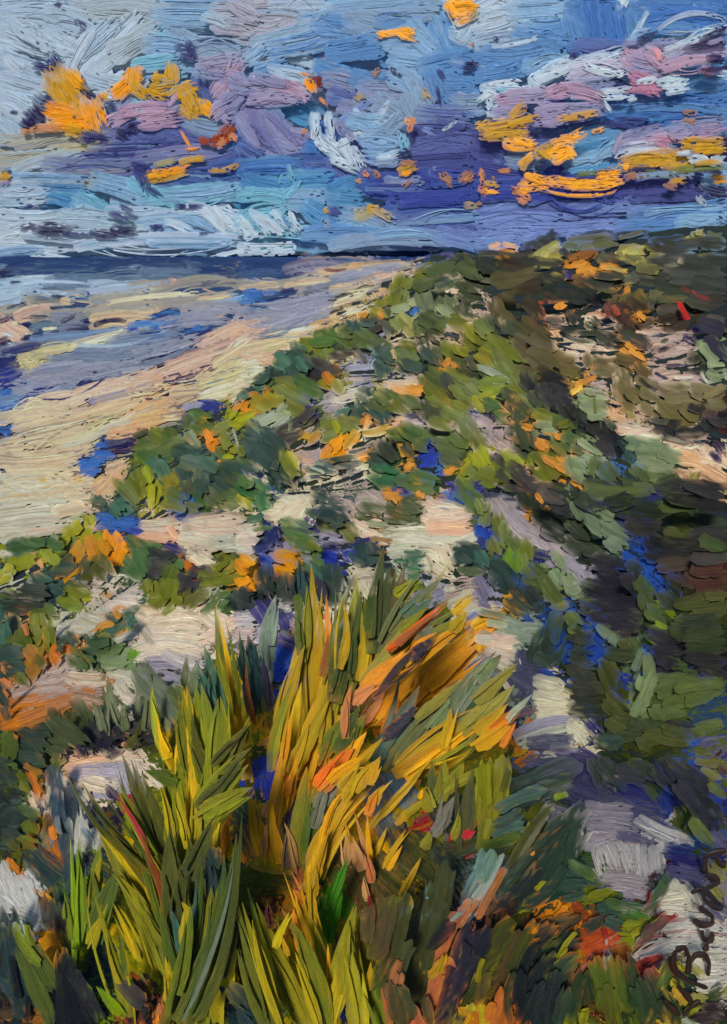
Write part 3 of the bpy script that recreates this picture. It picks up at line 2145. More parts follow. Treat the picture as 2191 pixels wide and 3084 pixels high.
116 36 120 42 6 mg3
104 66 102 52 12 ol5
98 66 110 58 9 ol5
108 60 112 48 8 ol5
106 70 114 66 6 ol5
114 64 117 50 4 ol4
96 50 98 56 5 ol5
122 38 124 44 4 or4
@shrub|shrub|black bush with olive fans on the white sand, right of the charcoal one
118 48 126 56 8 bk5
124 44 140 42 7 bk5
118 56 134 52 8 bk5
130 46 146 52 7 ol5
132 52 148 48 7 ol5
140 44 156 40 8 ol5
146 50 160 46 7 ol5
120 64 126 56 8 dol
122 66 134 58 8 ol6
126 64 136 56 7 ol6
118 60 116 66 4 ol5
142 42 150 36 4 ol5
@shrub|shrub|orange topped leaves beside a dark egg shaped leaf
156 38 162 44 8 or5
154 50 160 52 5 or3
160 48 162 54 5 or3
154 58 162 64 12 gk6
156 66 162 68 6 gk6
138 62 148 56 8 mg3
140 66 148 62 7 mg3
132 70 142 60 5 mg3
152 34 162 36 5 dol
@shrub|shrub|round dark twig like leaf on the grey stems below the cream hollow
102 119 118 120 7 bk6
108 124 116 123 5 bk6
104 110 108 113 2 bk6
114 108 118 112 2 bk6
@shrub|shrub|glossy blue black berries and leaves above the peach sand
60 142 76 150 11 bk6
66 144 72 156 10 bk6
68 152 78 148 8 bk6
52 160 62 162 6 bk7
50 158 56 164 5 bk7
70 162 78 160 8 bk7
66 160 72 156 6 bk7
76 146 84 152 7 bk6
80 146 92 146 7 bk5
90 152 104 150 8 bk5
96 146 104 148 7 bk5
84 160 94 140 4 dol
82 158 90 152 6 dol
100 144 104 154 6 bk5
@shrub|shrub|broad dark green undergrowth at the left edge under the orange sand
22 148 42 146 10 gk7
36 138 46 152 10 dol2
48 128 60 142 8 dol2
34 134 40 144 7 dol2
30 156 50 154 12 dol2
12 154 30 158 13 gk7
10 166 32 168 12 gk7
0 156 6 152 10 mo3
6 150 4 170 9 mo3
0 168 10 172 8 gk7
36 164 40 172 8 ol6
32 160 42 164 7 dol2
0 118 6 132 10 gk7
2 132 6 140 6 gk7
36 142 56 158 11 dol2
@grass_tuft|grass tuft|faint grey green reeds at the left of the round dark leaf
72 142 70 114 6 gg
76 140 72 120 4 gg
94 144 94 102 5 gg2
90 140 90 108 3 gg
100 144 98 112 5 gg2
66 146 60 128 4 gg
82 146 80 132 6 gg2
110 146 112 126 6 gg
104 134 106 122 4 gg2
122 128 122 100 6 gg2
126 126 130 102 6 gg
118 144 116 128 5 gg
!H
@ground
18 4 44 2 10 cr2
0 16 14 14 8 cr3
0 24 12 22 8 gsh
0 32 10 30 6 gsh
26 6 32 2 7 cr2
40 8 44 2 5 cr2
70 0 76 8 8 ps3
74 12 90 20 8 ps2
80 18 98 24 6 ps2
96 18 130 18 9 gsh2
100 24 140 26 10 gsh2
110 20 156 18 6 gsh2
98 32 116 32 7 gsh2
122 6 150 6 10 ps2
124 14 152 14 9 pz
100 40 110 46 7 gsh2
52 20 70 24 8 lv4
54 18 66 22 6 lv4
16 30 36 28 7 lv4
20 28 26 38 6 lv4
40 30 46 38 5 lv4
10 28 20 26 8 nb
14 34 22 40 7 bb3
20 14 26 26 8 nb
46 16 52 18 3 nb
56 32 66 36 9 bl2
56 28 66 28 5 nv
70 34 76 32 8 bl2
72 26 92 22 4 nb
86 22 100 24 3 br2
24 32 38 34 7 or3
32 34 39 42 7 or3
22 42 36 44 6 or3
70 44 80 42 5 cr2
76 46 88 44 8 cr2
82 52 86 60 8 cr2
56 68 66 72 10 cr2
60 74 62 84 8 cr2
60 88 62 94 3 lv4
68 50 68 66 5 cr2
0 76 10 76 12 lp2
0 84 10 84 8 ps3
10 64 20 78 9 in2
14 82 26 80 7 lv4
28 72 36 80 10 in2
26 88 38 92 10 in2
24 98 34 106 14 bb3
24 112 32 108 8 bl2
30 68 34 66 6 lp2
34 76 40 84 5 lp3
120 34 124 44 7 cr2
126 30 134 36 9 cr2
134 28 140 42 8 cr2
128 40 138 46 6 cr2
136 54 156 50 9 ps2c
136 60 156 58 8 ps2c
138 66 150 60 7 cr2
148 70 160 66 8 cr2
154 50 162 60 10 lv4
124 54 132 60 7 lv4
118 60 132 56 6 lv4
150 74 162 68 5 lv4
156 68 160 62 3 bl
160 16 162 26 5 bl
156 18 162 30 5 bb3
140 26 158 20 5 gsh2
148 58 152 52 6 cr2
152 106 162 100 6 lv4
146 104 158 98 4 cr2
40 12 46 16 4 in2
@shrub|shrub|green shrub with lavender sand peeping through, above the orange leaf
28 12 46 16 9 mg3
30 20 50 24 10 mg3
42 30 54 32 9 mg3
46 36 54 42 8 mg3
52 12 68 14 9 ol6
68 14 78 20 9 ol6
70 20 76 24 6 ol6
10 16 22 16 6 mg3
36 26 48 28 7 mg3
46 24 52 30 6 og
6 10 16 8 4 gs2
@shrub|shrub|teal slate shrub with hanging point above the small blue pool
50 4 70 4 8 gk6
54 8 70 10 7 gk6
60 12 68 12 6 gk6
44 4 52 8 5 dg4
@shrub|shrub|grey green bushes along the sand terrace right of the teal slate shrub
80 4 96 6 8 mo2
96 6 116 10 9 mo2
104 2 118 4 8 mo2
84 12 98 14 4 sg2
@shrub|shrub|deep green shrub beneath the white sand terrace
76 30 86 28 9 gk6
78 36 92 34 10 gk6
84 26 92 30 8 gk6
56 42 64 50 11 dgb
58 54 66 60 11 dgb
64 40 68 56 7 dgb
54 60 66 64 8 dgb
46 38 54 50 6 gs3
72 32 82 38 6 gk6
@shrub|shrub|jade green pointed leaf against the white stones
108 34 120 34 8 jd
108 42 120 40 8 jd
112 46 118 46 6 jd
103 36 110 38 3 jd
@shrub|shrub|wide dark green bush at the right end of the sand terrace
142 28 160 30 9 dgb
142 36 162 38 11 dgb
144 42 160 44 6 mo2
140 34 150 36 7 gk6
@shrub|shrub|black egg shaped leaves with a yellow orange one on top
16 42 18 60 12 dgb2
14 50 22 60 10 dgb2
30 46 32 62 10 dgb2
26 56 34 64 8 dgb2
0 60 10 66 10 dgb2
0 36 8 40 8 or5
4 50 10 58 5 or3
0 50 6 52 5 or3
40 44 52 56 8 gk6b
2 56 8 62 7 dgb2
@grass_tuft|grass tuft|thin sage stem with white root tip among blue gaps
21 114 20 98 3 gse
20 100 24 62 9 sgs
22 90 24 66 6 sgs
@grass_tuft|grass tuft|broad teal black blades beside the tall sage stem
8 130 6 88 11 gk6b
16 124 10 92 8 gk6b
20 132 14 100 6 nb3
4 112 2 90 6 gs2
10 140 5 104 3 rs3
44 60 40 40 6 gk6b
54 62 50 46 6 nb3
38 60 40 78 5 mo3
@grass_tuft|grass tuft|tall mustard yellow spear blades left of the middle
36 148 50 60 13 ys
46 140 47 46 9 ys
54 138 52 70 10 ys
60 120 56 80 6 ys
42 100 44 56 5 oly
40 96 37 68 5 mo3
58 104 57 62 4 orr
30 150 42 96 9 ys
44 170 58 116 10 ysd
30 172 40 120 8 ysb
22 170 34 120 6 oly
56 150 60 100 9 ys
36 172 58 128 9 ys
26 172 33 140 4 yor
62 168 70 108 8 ys
54 110 58 86 4 rs3
@grass_tuft|grass tuft|tall olive blades with dark stripes in the middle of the grass
66 128 76 50 10 oly
68 124 72 56 9 olg
72 116 78 60 8 olg
62 124 70 72 8 dog
74 110 80 60 5 dog
62 118 68 96 6 dog
84 100 82 64 8 oly
80 112 84 72 8 ys
66 104 68 66 5 ys
74 108 76 82 4 dog
@grass_tuft|grass tuft|broad dark green blades standing over the white sand, right of middle
88 92 94 32 10 dog2
92 88 98 44 9 dog2
98 84 101 48 8 dog2
86 84 90 48 7 dog
102 70 108 42 5 br3
104 60 118 50 8 yl2
102 58 110 52 6 yl2
@grass_tuft|grass tuft|leaning olive and sage blades sweeping to the upper right
92 100 134 42 6 oly
96 94 128 52 8 dog3
100 90 136 62 8 dog3
102 82 130 50 7 dog3
90 108 124 60 8 oly
84 114 106 82 8 oly2
110 74 126 62 8 gs2
106 80 120 68 6 oly
118 88 140 70 8 gs2
122 84 142 78 7 sgd
128 84 146 74 6 oly
@grass_tuft|grass tuft|fiery orange red blade pair in the right middle
100 94 132 66 4 red2
98 94 116 80 4 red2
104 90 126 72 4 rs3
@grass_tuft|grass tuft|bright orange blades fanning to the right
84 118 116 92 10 orr2
80 124 112 96 9 orr2
116 128 162 82 11 org
108 128 160 90 10 org
92 132 148 84 9 org2
118 120 152 90 10 yor
126 118 156 92 8 yor
84 142 116 110 13 yor2
92 138 112 116 10 yor2
96 150 104 128 8 orr
80 142 94 124 6 pch
74 128 88 118 7 pch
110 106 152 76 8 org2
114 94 128 84 4 yor
154 80 162 70 7 ysb
140 82 148 70 7 ys
140 70 152 60 5 ysb
@grass_tuft|grass tuft|slate green and olive blades under the bright orange fan
92 172 116 122 14 gs6
100 172 126 128 12 dog3
110 172 140 124 10 gs4
96 150 114 132 8 nb3
122 148 142 116 10 bk7
104 168 130 136 6 dog3
130 152 150 118 8 dog3
118 138 146 114 6 oly2
130 144 162 108 7 sgd3
142 132 160 104 9 gs4
140 142 162 116 6 sgd
@grass_tuft|grass tuft|mustard blades lying along the lower edge of the orange fan
108 172 162 134 9 yo4
104 174 140 150 8 yo3
112 176 156 146 6 ylo
130 176 162 150 9 oly3
120 174 150 160 6 yo4
134 158 138 134 6 yo4
146 148 162 128 8 oly2
68 160 82 138 10 olg
56 162 72 138 9 olg
64 160 78 132 7 dog
70 150 74 118 5 pch
66 172 82 150 8 ylo
60 176 74 160 7 redo
72 176 92 154 6 yo4
@grass_tuft|grass tuft|near black stem crossing the orange blades
92 124 128 86 4 bk7
114 98 126 88 7 bk7
!I
@grass_tuft|grass tuft|orange tipped olive blades at the left edge of the shaded hollow
0 92 32 73 5 ylo
0 98 16 90 6 orr2
0 108 6 104 5 ylo
0 126 14 112 8 sgd3
0 140 24 118 8 oly2
0 152 22 132 8 oly2
0 160 18 144 7 yo4
8 160 26 150 6 orr3
20 152 34 138 4 gse2
0 170 20 158 8 yo3
16 170 24 156 4 orr3
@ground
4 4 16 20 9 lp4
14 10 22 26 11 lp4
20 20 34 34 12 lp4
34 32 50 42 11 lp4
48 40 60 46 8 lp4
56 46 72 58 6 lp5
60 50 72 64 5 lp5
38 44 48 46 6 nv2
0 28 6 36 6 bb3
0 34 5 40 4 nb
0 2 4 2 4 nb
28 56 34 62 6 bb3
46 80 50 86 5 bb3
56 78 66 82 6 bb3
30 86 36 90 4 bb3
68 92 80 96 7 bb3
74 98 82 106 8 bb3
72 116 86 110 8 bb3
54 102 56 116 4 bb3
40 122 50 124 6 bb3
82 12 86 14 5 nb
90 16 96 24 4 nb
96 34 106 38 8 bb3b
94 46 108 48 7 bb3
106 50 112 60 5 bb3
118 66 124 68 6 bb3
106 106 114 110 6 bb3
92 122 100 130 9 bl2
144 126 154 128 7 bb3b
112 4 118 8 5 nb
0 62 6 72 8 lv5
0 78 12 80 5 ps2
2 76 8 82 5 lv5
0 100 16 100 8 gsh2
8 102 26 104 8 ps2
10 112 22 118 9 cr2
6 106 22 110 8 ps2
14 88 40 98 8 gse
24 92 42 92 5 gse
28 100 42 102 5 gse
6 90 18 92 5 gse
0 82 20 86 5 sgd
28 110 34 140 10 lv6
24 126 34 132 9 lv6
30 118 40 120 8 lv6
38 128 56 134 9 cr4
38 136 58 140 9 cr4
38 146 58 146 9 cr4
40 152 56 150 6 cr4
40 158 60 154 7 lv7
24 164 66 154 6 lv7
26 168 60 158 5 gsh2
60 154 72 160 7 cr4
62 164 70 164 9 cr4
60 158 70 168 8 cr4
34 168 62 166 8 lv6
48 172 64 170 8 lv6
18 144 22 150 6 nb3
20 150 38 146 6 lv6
72 154 80 162 7 nb
138 156 160 150 6 bb4
142 146 162 140 6 bb4
146 168 162 164 6 lv6
138 170 144 166 4 bb3
@shrub|shrub|upright lime and olive leaves just left of the lavender sand strip
6 12 4 28 7 ol
12 20 14 36 9 og
18 26 20 40 8 ol
22 34 28 44 9 mo
24 44 26 58 11 lgd
32 36 34 50 7 og
8 36 12 46 8 og
30 46 32 56 5 ol
0 44 6 54 8 gs3
0 10 4 18 6 ol
14 50 18 60 7 dg4
@shrub|shrub|dark green oval leaves below the lavender strip
10 52 24 64 11 dgb
8 62 24 66 8 dgb
20 70 40 72 10 dgc
28 68 40 82 12 dgc
18 76 34 84 9 dgc
38 78 42 86 6 dgc
14 58 18 70 7 dgb
@shrub|shrub|soft olive leaves right below the lavender strip
34 54 44 62 10 mo4
30 62 46 64 7 mo4
44 70 56 72 10 ol6
48 78 58 78 7 ol6
48 56 54 66 7 sge3
58 60 66 74 9 sge3
60 70 68 66 7 sge3
50 44 56 54 7 sge3
58 84 66 92 9 mo4
60 94 66 98 5 mo4
42 62 52 76 8 mo4
@shrub|shrub|dark green rise on the far side of the lavender strip
28 8 38 18 10 dg5
36 20 50 26 10 dg5
44 28 64 36 13 dg5
58 36 76 44 11 dg5
60 24 72 34 9 dg5
70 42 84 48 8 dg5
46 6 60 22 10 bk8
50 12 64 20 8 bk8
40 4 56 10 7 dn3
62 12 70 24 6 gs4
70 22 84 34 8 sgd2
82 26 96 34 10 sgd2
84 36 96 42 9 sgd2
80 18 88 22 6 sge3
66 8 80 16 9 dg5
38 6 42 12 3 gob
16 2 40 4 4 dn3
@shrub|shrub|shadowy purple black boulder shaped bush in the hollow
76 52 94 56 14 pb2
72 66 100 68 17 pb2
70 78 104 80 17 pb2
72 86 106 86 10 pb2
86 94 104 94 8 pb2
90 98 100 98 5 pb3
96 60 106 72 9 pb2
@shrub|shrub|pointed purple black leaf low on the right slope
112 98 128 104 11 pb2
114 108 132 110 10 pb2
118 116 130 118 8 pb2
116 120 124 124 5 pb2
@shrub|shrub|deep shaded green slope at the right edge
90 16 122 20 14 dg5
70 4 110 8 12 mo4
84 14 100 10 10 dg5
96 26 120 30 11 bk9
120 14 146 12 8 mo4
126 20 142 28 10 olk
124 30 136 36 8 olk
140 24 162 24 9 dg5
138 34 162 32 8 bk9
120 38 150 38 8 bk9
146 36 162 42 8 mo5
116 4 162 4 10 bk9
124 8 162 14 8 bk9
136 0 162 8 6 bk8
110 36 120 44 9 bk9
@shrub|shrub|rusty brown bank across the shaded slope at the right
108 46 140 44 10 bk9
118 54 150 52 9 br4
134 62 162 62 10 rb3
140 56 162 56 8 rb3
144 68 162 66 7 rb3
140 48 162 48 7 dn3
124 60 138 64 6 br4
@shrub|shrub|green bushes right of the purple black boulder bush
98 50 106 58 8 dg5
104 62 114 72 9 mo5
108 72 118 84 10 mo5
110 82 122 88 9 mo5
118 72 132 80 10 dg5
116 90 124 94 3 lg3
130 78 150 74 9 olk
140 84 162 80 9 olk
130 90 156 90 10 dg5
132 100 160 96 9 mo6
136 108 162 104 8 mo6
136 112 162 116 8 bk9
146 120 162 124 6 bk9
124 64 132 70 7 dg5
126 92 134 102 8 mo6
148 72 162 72 6 olk
@shrub|shrub|dark mossy bush pointing up beneath the boulder bush, left
62 100 74 102 12 dg5
62 110 72 112 11 dg5
60 118 76 122 12 dg6
60 130 80 130 12 dg6
64 134 78 136 8 dg6
44 96 36 116 8 gk8
50 90 44 112 9 gk8
52 84 50 104 8 gk8
38 112 50 118 8 gk8
62 142 80 144 10 dg5
62 150 84 150 9 dg5
56 106 48 118 6 gk8
@shrub|shrub|sage flecked undergrowth between the dark mossy bush and the pointed leaf
78 92 94 102 6 gs4
86 100 94 106 6 sgd2
94 102 100 110 6 olk
100 100 106 108 7 mo5
82 114 90 128 9 olk
84 110 104 112 8 mo6
88 126 84 136 6 olk
80 118 88 136 8 olk
@shrub|shrub|pale sage blade shaped leaf rising out of the dark undergrowth
102 122 108 108 5 sgd2
110 138 110 112 8 sgd3
104 148 114 124 8 sgd3
100 152 106 140 6 sgd3
104 134 106 124 5 sgd3
@shrub|shrub|wide olive green leaves pointing right by the blue pool
118 128 138 128 9 mo7
118 136 144 134 10 mo7
122 144 150 138 9 mo8
136 142 160 132 8 mo8
130 134 158 130 7 mo8
120 150 134 148 8 mo7
140 162 160 156 8 mo8
142 160 154 158 7 mo8
114 146 120 154 8 mo7
@shrub|shrub|low mossy thicket at the bottom of the right slope
84 140 96 150 12 olk
88 152 104 156 11 olk
100 158 120 160 11 mo6
110 166 140 168 11 olk
86 162 102 164 9 mo6
78 168 94 168 10 gk8
124 156 140 160 8 bk9
120 160 138 164 7 olk
84 156 96 160 8 olk
104 168 116 172 8 olk
!G
@ground
90 110 120 140 14 sgd
94 112 126 116 8 lv3
112 122 140 150 12 mo3
@grass_tuft|grass tuft|tall slim spear with a bright yellow edge at the left of the clump
152 150 141 72 8 olg
154 160 142 72 4 ylb
156 150 148 116 6 ylb
160 176 152 136 7 ylb
150 140 146 104 5 oly
144 150 134 96 10 gs3
138 160 130 108 10 gs3
!G
@grass_tuft|grass tuft|lime blades with yellow ridges left of the slim spear
108 162 100 121 6 lgc
110 164 105 146 6 ylb
118 172 120 124 8 ylb
122 172 118 130 6 olg
126 174 122 122 5 ylb
132 176 128 122 12 lgd2
142 172 132 120 9 lgd2
138 178 142 130 9 lgd2
134 172 126 140 6 dol
146 168 144 128 6 lgd2
148 172 162 140 6 dol
140 168 162 144 5 dol
150 176 162 160 6 dol
!J
@ground
42 8 70 2 9 pz
48 10 90 6 9 lv8
56 14 76 18 8 cr3
66 8 80 8 6 lv8
84 2 92 12 6 cr3
50 26 48 50 10 wg2
54 40 54 56 8 wg2
50 22 52 30 7 wg2
56 50 60 58 6 gsh
54 46 58 52 4 gs5
44 18 48 26 5 ps2
20 22 30 32 7 ps2
22 26 26 34 6 ps2
20 8 28 26 6 or4
16 4 28 10 4 rs2
30 48 40 72 12 or6
34 44 36 54 6 or6
28 46 26 60 6 sgd
32 36 30 48 6 br5
4 64 14 76 4 or6
20 50 24 60 4 rd3
0 70 10 96 12 wg3
0 90 10 98 8 wg3
12 80 24 104 14 wg3
14 100 28 108 9 wg3
22 110 26 112 4 wg3
28 88 34 94 5 or5
24 122 38 116 8 or5
28 130 36 122 6 or5
30 114 40 116 5 or5
60 32 66 44 8 nv3
64 38 70 46 6 nv3
70 20 76 28 5 nv3
0 166 8 170 5 or6b
58 62 64 66 4 nv3
60 130 80 140 12 gk9
60 120 74 130 14 gk9
60 148 74 144 10 gk9
0 168 14 166 8 br5
20 60 44 80 16 gk9
36 86 46 104 14 gk9
62 70 78 82 12 gk9
92 76 96 96 10 mo3
100 108 108 130 10 gk9
@shrub|shrub|slate blue green drooping leaf beside the orange bare streak
34 8 40 40 11 bg3
36 20 42 60 9 bg3
42 40 46 90 8 bg3
38 38 40 50 3 gr3
@shrub|shrub|dark mossy bush with pale glints left of the orange bare streak
4 24 16 26 10 dg7
6 36 16 40 11 dg7
4 48 14 54 10 dg7
14 32 26 38 7 mg3
18 14 22 20 6 mg3
16 42 24 48 8 ol7
12 54 24 58 8 ol7
6 44 12 44 3 gk3
8 28 14 28 3 gk3
2 12 10 8 10 mo3
6 54 12 60 6 dol
0 8 14 14 9 dg7
14 16 20 22 5 ol7
@broad|plant|dark blue green leaves beneath the white stones at the lower left corner
10 128 4 100 14 gk9
4 150 4 110 12 gk9
16 166 4 140 14 gk9
20 160 8 120 14 gk9
28 140 14 108 10 gk9
34 112 28 90 9 dn4
42 118 36 94 8 dn4
@broad|plant|wide olive leaves rising in the lower left corner
34 172 14 124 10 olg2
36 150 12 118 9 olg2
40 150 20 120 7 olg2
26 134 10 108 6 lgc2
22 122 18 108 4 lgc2
54 138 44 112 10 olg2
56 130 48 108 8 olg2
@broad|plant|blue black stubby leaves low between the corner leaves and the grass
42 172 40 126 10 bk10
52 172 42 130 10 bk10
62 172 46 138 9 bk10
66 170 52 144 8 bk10
12 156 8 130 4 bk10
18 172 19 156 3 bk10
92 172 92 156 10 bk10
86 172 84 160 6 bk10
96 160 90 144 10 br5
88 158 86 154 4 rs4
@grass_tuft|grass tuft|single bright lime upright blade at the left, tallest of its corner
53 126 52 58 10 lime2
50 120 50 64 6 lime2
60 90 65 58 8 lgc2
62 100 66 66 6 yl3
58 106 60 76 5 olg2
60 118 74 78 5 olg2
66 116 78 68 4 mo9
58 120 66 104 4 yl3
46 116 42 88 3 lgc2
42 104 42 94 2 lgc2
62 122 70 96 3 yl3
@grass_tuft|grass tuft|narrow lime blades splaying from a point at the bottom left
80 164 62 92 5 ysg
84 164 66 104 5 ysg
82 156 70 120 3 yl3
78 166 64 150 6 lime2
82 140 78 112 3 olg2
@grass_tuft|grass tuft|short yellow ridged blades in the lower left part of the clump
90 130 75 97 4 yl3
96 128 80 100 4 yl3
96 132 88 104 3 yl3
102 140 92 112 4 yl3
104 136 96 116 3 ysg
88 128 76 98 3 ylb2
@grass_tuft|grass tuft|long arching golden green blades leaning left over the white hollow
104 130 64 46 9 oly3
98 92 62 44 7 yl4
94 80 72 48 4 ylb2
104 100 86 58 5 ylb2
106 104 90 62 6 ylb2
100 110 76 76 7 oly3
102 118 80 80 6 ysg
110 120 88 84 5 oly3
108 124 92 96 5 oly3
104 106 80 20 4 mo9
@grass_tuft|grass tuft|dark olive blades leaning left across the white hollow
112 96 58 22 8 dol3
96 70 46 12 4 dol3
110 90 82 4 10 dol3
116 96 88 8 10 dol3
114 70 94 14 8 dol3
106 70 80 20 6 oly3
100 60 78 22 4 lgc2
110 98 96 60 3 rs5
96 60 76 24 3 red3
110 104 92 50 4 rs5
@grass_tuft|grass tuft|thick lime yellow blades in the heart of the left clump
114 60 108 14 10 lgd2
122 60 116 4 10 lgd2
128 56 124 2 8 ylb2
132 54 136 4 12 lgd2
126 62 130 20 8 yl4
112 50 106 20 5 yl4
122 56 116 24 5 yl4
132 34 160 6 8 lgd2
130 30 158 2 7 dol3
134 34 162 20 9 oly3
136 40 162 26 7 lgd2
114 16 96 8 6 olg2
112 10 98 8 4 olg2
126 24 125 2 2.5 ylb2
144 66 148 42 8 yo3
140 60 144 44 6 yl4
146 60 150 38 3 orr3
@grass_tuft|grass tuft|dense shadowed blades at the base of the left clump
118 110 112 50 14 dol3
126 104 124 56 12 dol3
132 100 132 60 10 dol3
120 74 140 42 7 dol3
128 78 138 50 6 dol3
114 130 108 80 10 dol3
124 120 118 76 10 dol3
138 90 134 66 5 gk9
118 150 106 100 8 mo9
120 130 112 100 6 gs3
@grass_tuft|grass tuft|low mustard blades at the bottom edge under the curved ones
108 168 108 132 5 yl4
112 172 118 150 8 oly3
120 176 128 150 10 olg3
134 178 136 146 10 olg3
142 170 140 146 8 ysb3
112 164 110 134 4 yl4
128 130 132 92 8 oly3
134 120 138 86 8 oly3
142 110 142 86 6 oly3
120 120 122 96 6 yl4
124 100 119 94 3 yl4
106 172 104 160 6 pch2
102 174 104 168 5 or6
@grass_tuft|grass tuft|straight lime blades crossing over black gaps, lower middle left
162 148 146 110 6 oly3
158 160 146 118 5 oly3
156 156 148 126 4 yl4
152 158 154 136 4 yl4
168 150 156 96 5 lgc2
172 152 160 104 4 oly3
150 140 158 90 6 dol3
@ground
150 100 160 130 12 bk9
152 150 162 162 12 gk9
148 90 162 88 8 dol3
144 162 156 170 10 gk9
80 146 94 160 10 dn4
140 60 140 72 8 gk9
156 40 162 60 10 gk9
!J
@grass_tuft|grass tuft|long dark green curved blades sweeping up from the bottom of the left clump
108 166 126 120 130 76 8 dog4
118 164 140 112 144 70 9 dog4
124 168 146 100 152 58 7 dog4
112 160 124 118 127 82 4 gs3
122 164 142 116 150 76 3 sgd
130 160 148 120 156 44 6 dol3
110 164 118 130 122 108 5 olg3
116 150 122 124 124 100 7 olg3
!K
@ground
0 30 12 44 14 gk9
2 46 12 64 12 br5
0 80 30 84 14 dol3
10 68 30 74 6 oly4
34 110 50 130 10 dol3
0 130 14 150 14 bk9
20 140 36 160 10 mo9
60 110 66 140 8 br5
64 164 72 168 7 bl5
54 60 80 100 20 br7
84 30 100 50 16 sl4
86 10 96 30 14 sl4
96 4 110 30 14 gs5
100 44 110 70 12 dn4
104 50 112 64 10 gk10
80 60 110 90 20 dol4
110 60 140 90 24 dol4
90 100 130 140 24 dol4
100 140 120 160 16 dol4
130 60 150 76 14 gk10
132 84 144 100 12 bk9
136 30 144 50 12 gk10
140 60 162 52 10 dol4
126 112 144 104 12 bk10
@grass_tuft|grass tuft|golden blades over a bright blue gap in the middle of the clump
14 60 8 24 6 yo3
20 66 14 40 6 yo3
24 44 28 0 8 yo3
30 34 38 0 6 ylo
32 24 36 10 3 orr3
26 64 22 30 5 yo3
32 70 36 38 5 br6
40 66 44 10 12 oly4
46 60 56 4 9 oly4
44 66 46 30 8 mo9
48 60 54 18 6 dog4
52 30 66 14 9 gr6
50 44 58 22 6 gr6
36 70 30 44 4 pz3
16 62 18 44 4 pz3
!K
@ground
14 16 20 2 7 bl2
18 26 16 14 5 bl2
30 40 36 26 5 in3
@grass_tuft|grass tuft|bold mustard blade curving up to the right from the clump centre
50 78 60 50 88 18 10 yo3
50 70 58 46 80 20 9 yo4
54 60 60 34 70 24 4 ylo
48 80 52 66 58 50 8 yo3
46 90 50 72 9 yo4
86 30 94 18 6 yo4
84 36 90 22 5 orr3
40 100 36 84 6 pch3
42 96 36 86 7 orr4
@grass_tuft|grass tuft|orange red tipped blades leaning right at the top of the lower clump
52 18 62 2 8 redo
56 20 70 4 6 orr3
60 14 80 0 6 ylo
66 18 78 4 6 yo4
70 26 84 8 6 yo4
76 20 90 2 8 yo4
86 16 92 0 6 yo3
@grass_tuft|grass tuft|long thin mustard blades reaching far right above grey gaps
88 42 124 2 4 yo4
92 38 118 10 4 yo4
104 42 124 26 4 yo4
110 36 122 28 4 ysb3
128 26 126 4 7 dog5
132 26 134 2 8 oly4
136 20 146 4 8 oly4
140 18 162 4 5 oly4
124 34 120 20 6 oly4
118 26 120 20 3 ylo
156 40 160 6 9 oly4
148 50 152 10 9 dol4
132 44 140 26 7 gry
128 50 136 36 6 gry
@grass_tuft|grass tuft|brownish fine stems between the clump and the dark right side
72 60 70 44 4 yo3
84 70 76 38 3 pz3
86 66 84 38 3 ylo
70 68 70 50 5 pz3
80 72 74 56 7 pz3
86 80 84 64 5 pch3
84 92 82 78 4 pz3
94 130 92 108 4 rs6
86 100 84 88 3 red4
88 64 96 46 3 yo4
96 70 108 48 4 yo4
98 72 106 58 3 ylo
106 88 118 66 4 yo4
102 96 106 88 3 oly4
120 58 124 48 6 oly4
140 52 144 38 4 oly4
@grass_tuft|grass tuft|pair of vivid leaf green blades in the lower middle
52 124 54 90 9 vg2
56 116 68 72 9 vg
60 108 66 80 6 vg
50 118 50 96 4 vg2
58 96 70 66 5 vg
@grass_tuft|grass tuft|long mustard blades meeting in a point at the bottom middle
58 168 34 88 9 yo4
52 160 38 96 8 yo3
44 130 36 100 6 orr4
56 150 46 80 10 yo4
60 166 50 110 8 oly5
58 160 58 124 4 ylo
60 150 74 100 5 oly5
58 168 70 120 6 yl5
62 168 72 130 6 yl5
68 150 76 100 8 oly5
@grass_tuft|grass tuft|broad lime yellow blades pointing up, right of the bottom middle
84 174 76 104 12 oly5
80 174 72 110 10 oly5
90 176 82 120 10 olg3
76 176 74 130 10 ysb3
96 180 88 140 10 olg3
86 150 86 134 4 yo4
92 156 90 140 4 mo9
@grass_tuft|grass tuft|olive blades crossing from the bottom left under the golden stem
46 174 10 94 9 oly5
36 160 8 90 6 olg3
48 176 14 100 8 oly5
56 176 30 104 9 olg3
52 174 38 130 6 yl5
20 172 0 96 6 olg4
28 176 4 100 6 oly5
14 170 0 128 5 olg4
26 170 10 110 4 yl5
24 122 32 102 5 yl5
32 128 28 116 3 yo4
22 110 20 96 5 mar
6 172 0 162 8 gk9
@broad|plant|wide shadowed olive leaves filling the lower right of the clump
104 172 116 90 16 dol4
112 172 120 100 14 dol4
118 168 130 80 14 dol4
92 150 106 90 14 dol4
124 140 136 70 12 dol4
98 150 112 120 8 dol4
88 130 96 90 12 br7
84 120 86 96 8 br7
@broad|plant|peach red leaves around a dark blue blade at the bottom
126 168 144 100 7 pch3
130 162 138 130 9 pch3
122 164 130 140 8 pch3
100 150 106 132 5 pch4
102 154 104 140 6 pch4
98 174 94 150 4 pch3
114 174 122 170 6 pch3
120 176 114 162 5 pch3
144 110 162 84 4 pch4
124 142 132 132 6 yo4
130 140 134 128 4 yo4
@broad|plant|blue black blades at the bottom beside the peach ones
132 176 150 108 12 bk11
142 174 158 112 11 bk11
136 160 148 120 7 bk11
150 150 162 118 8 bk11
104 172 98 148 10 br7
112 168 104 148 8 dol4
126 174 122 156 6 br7
150 140 160 124 8 bk11
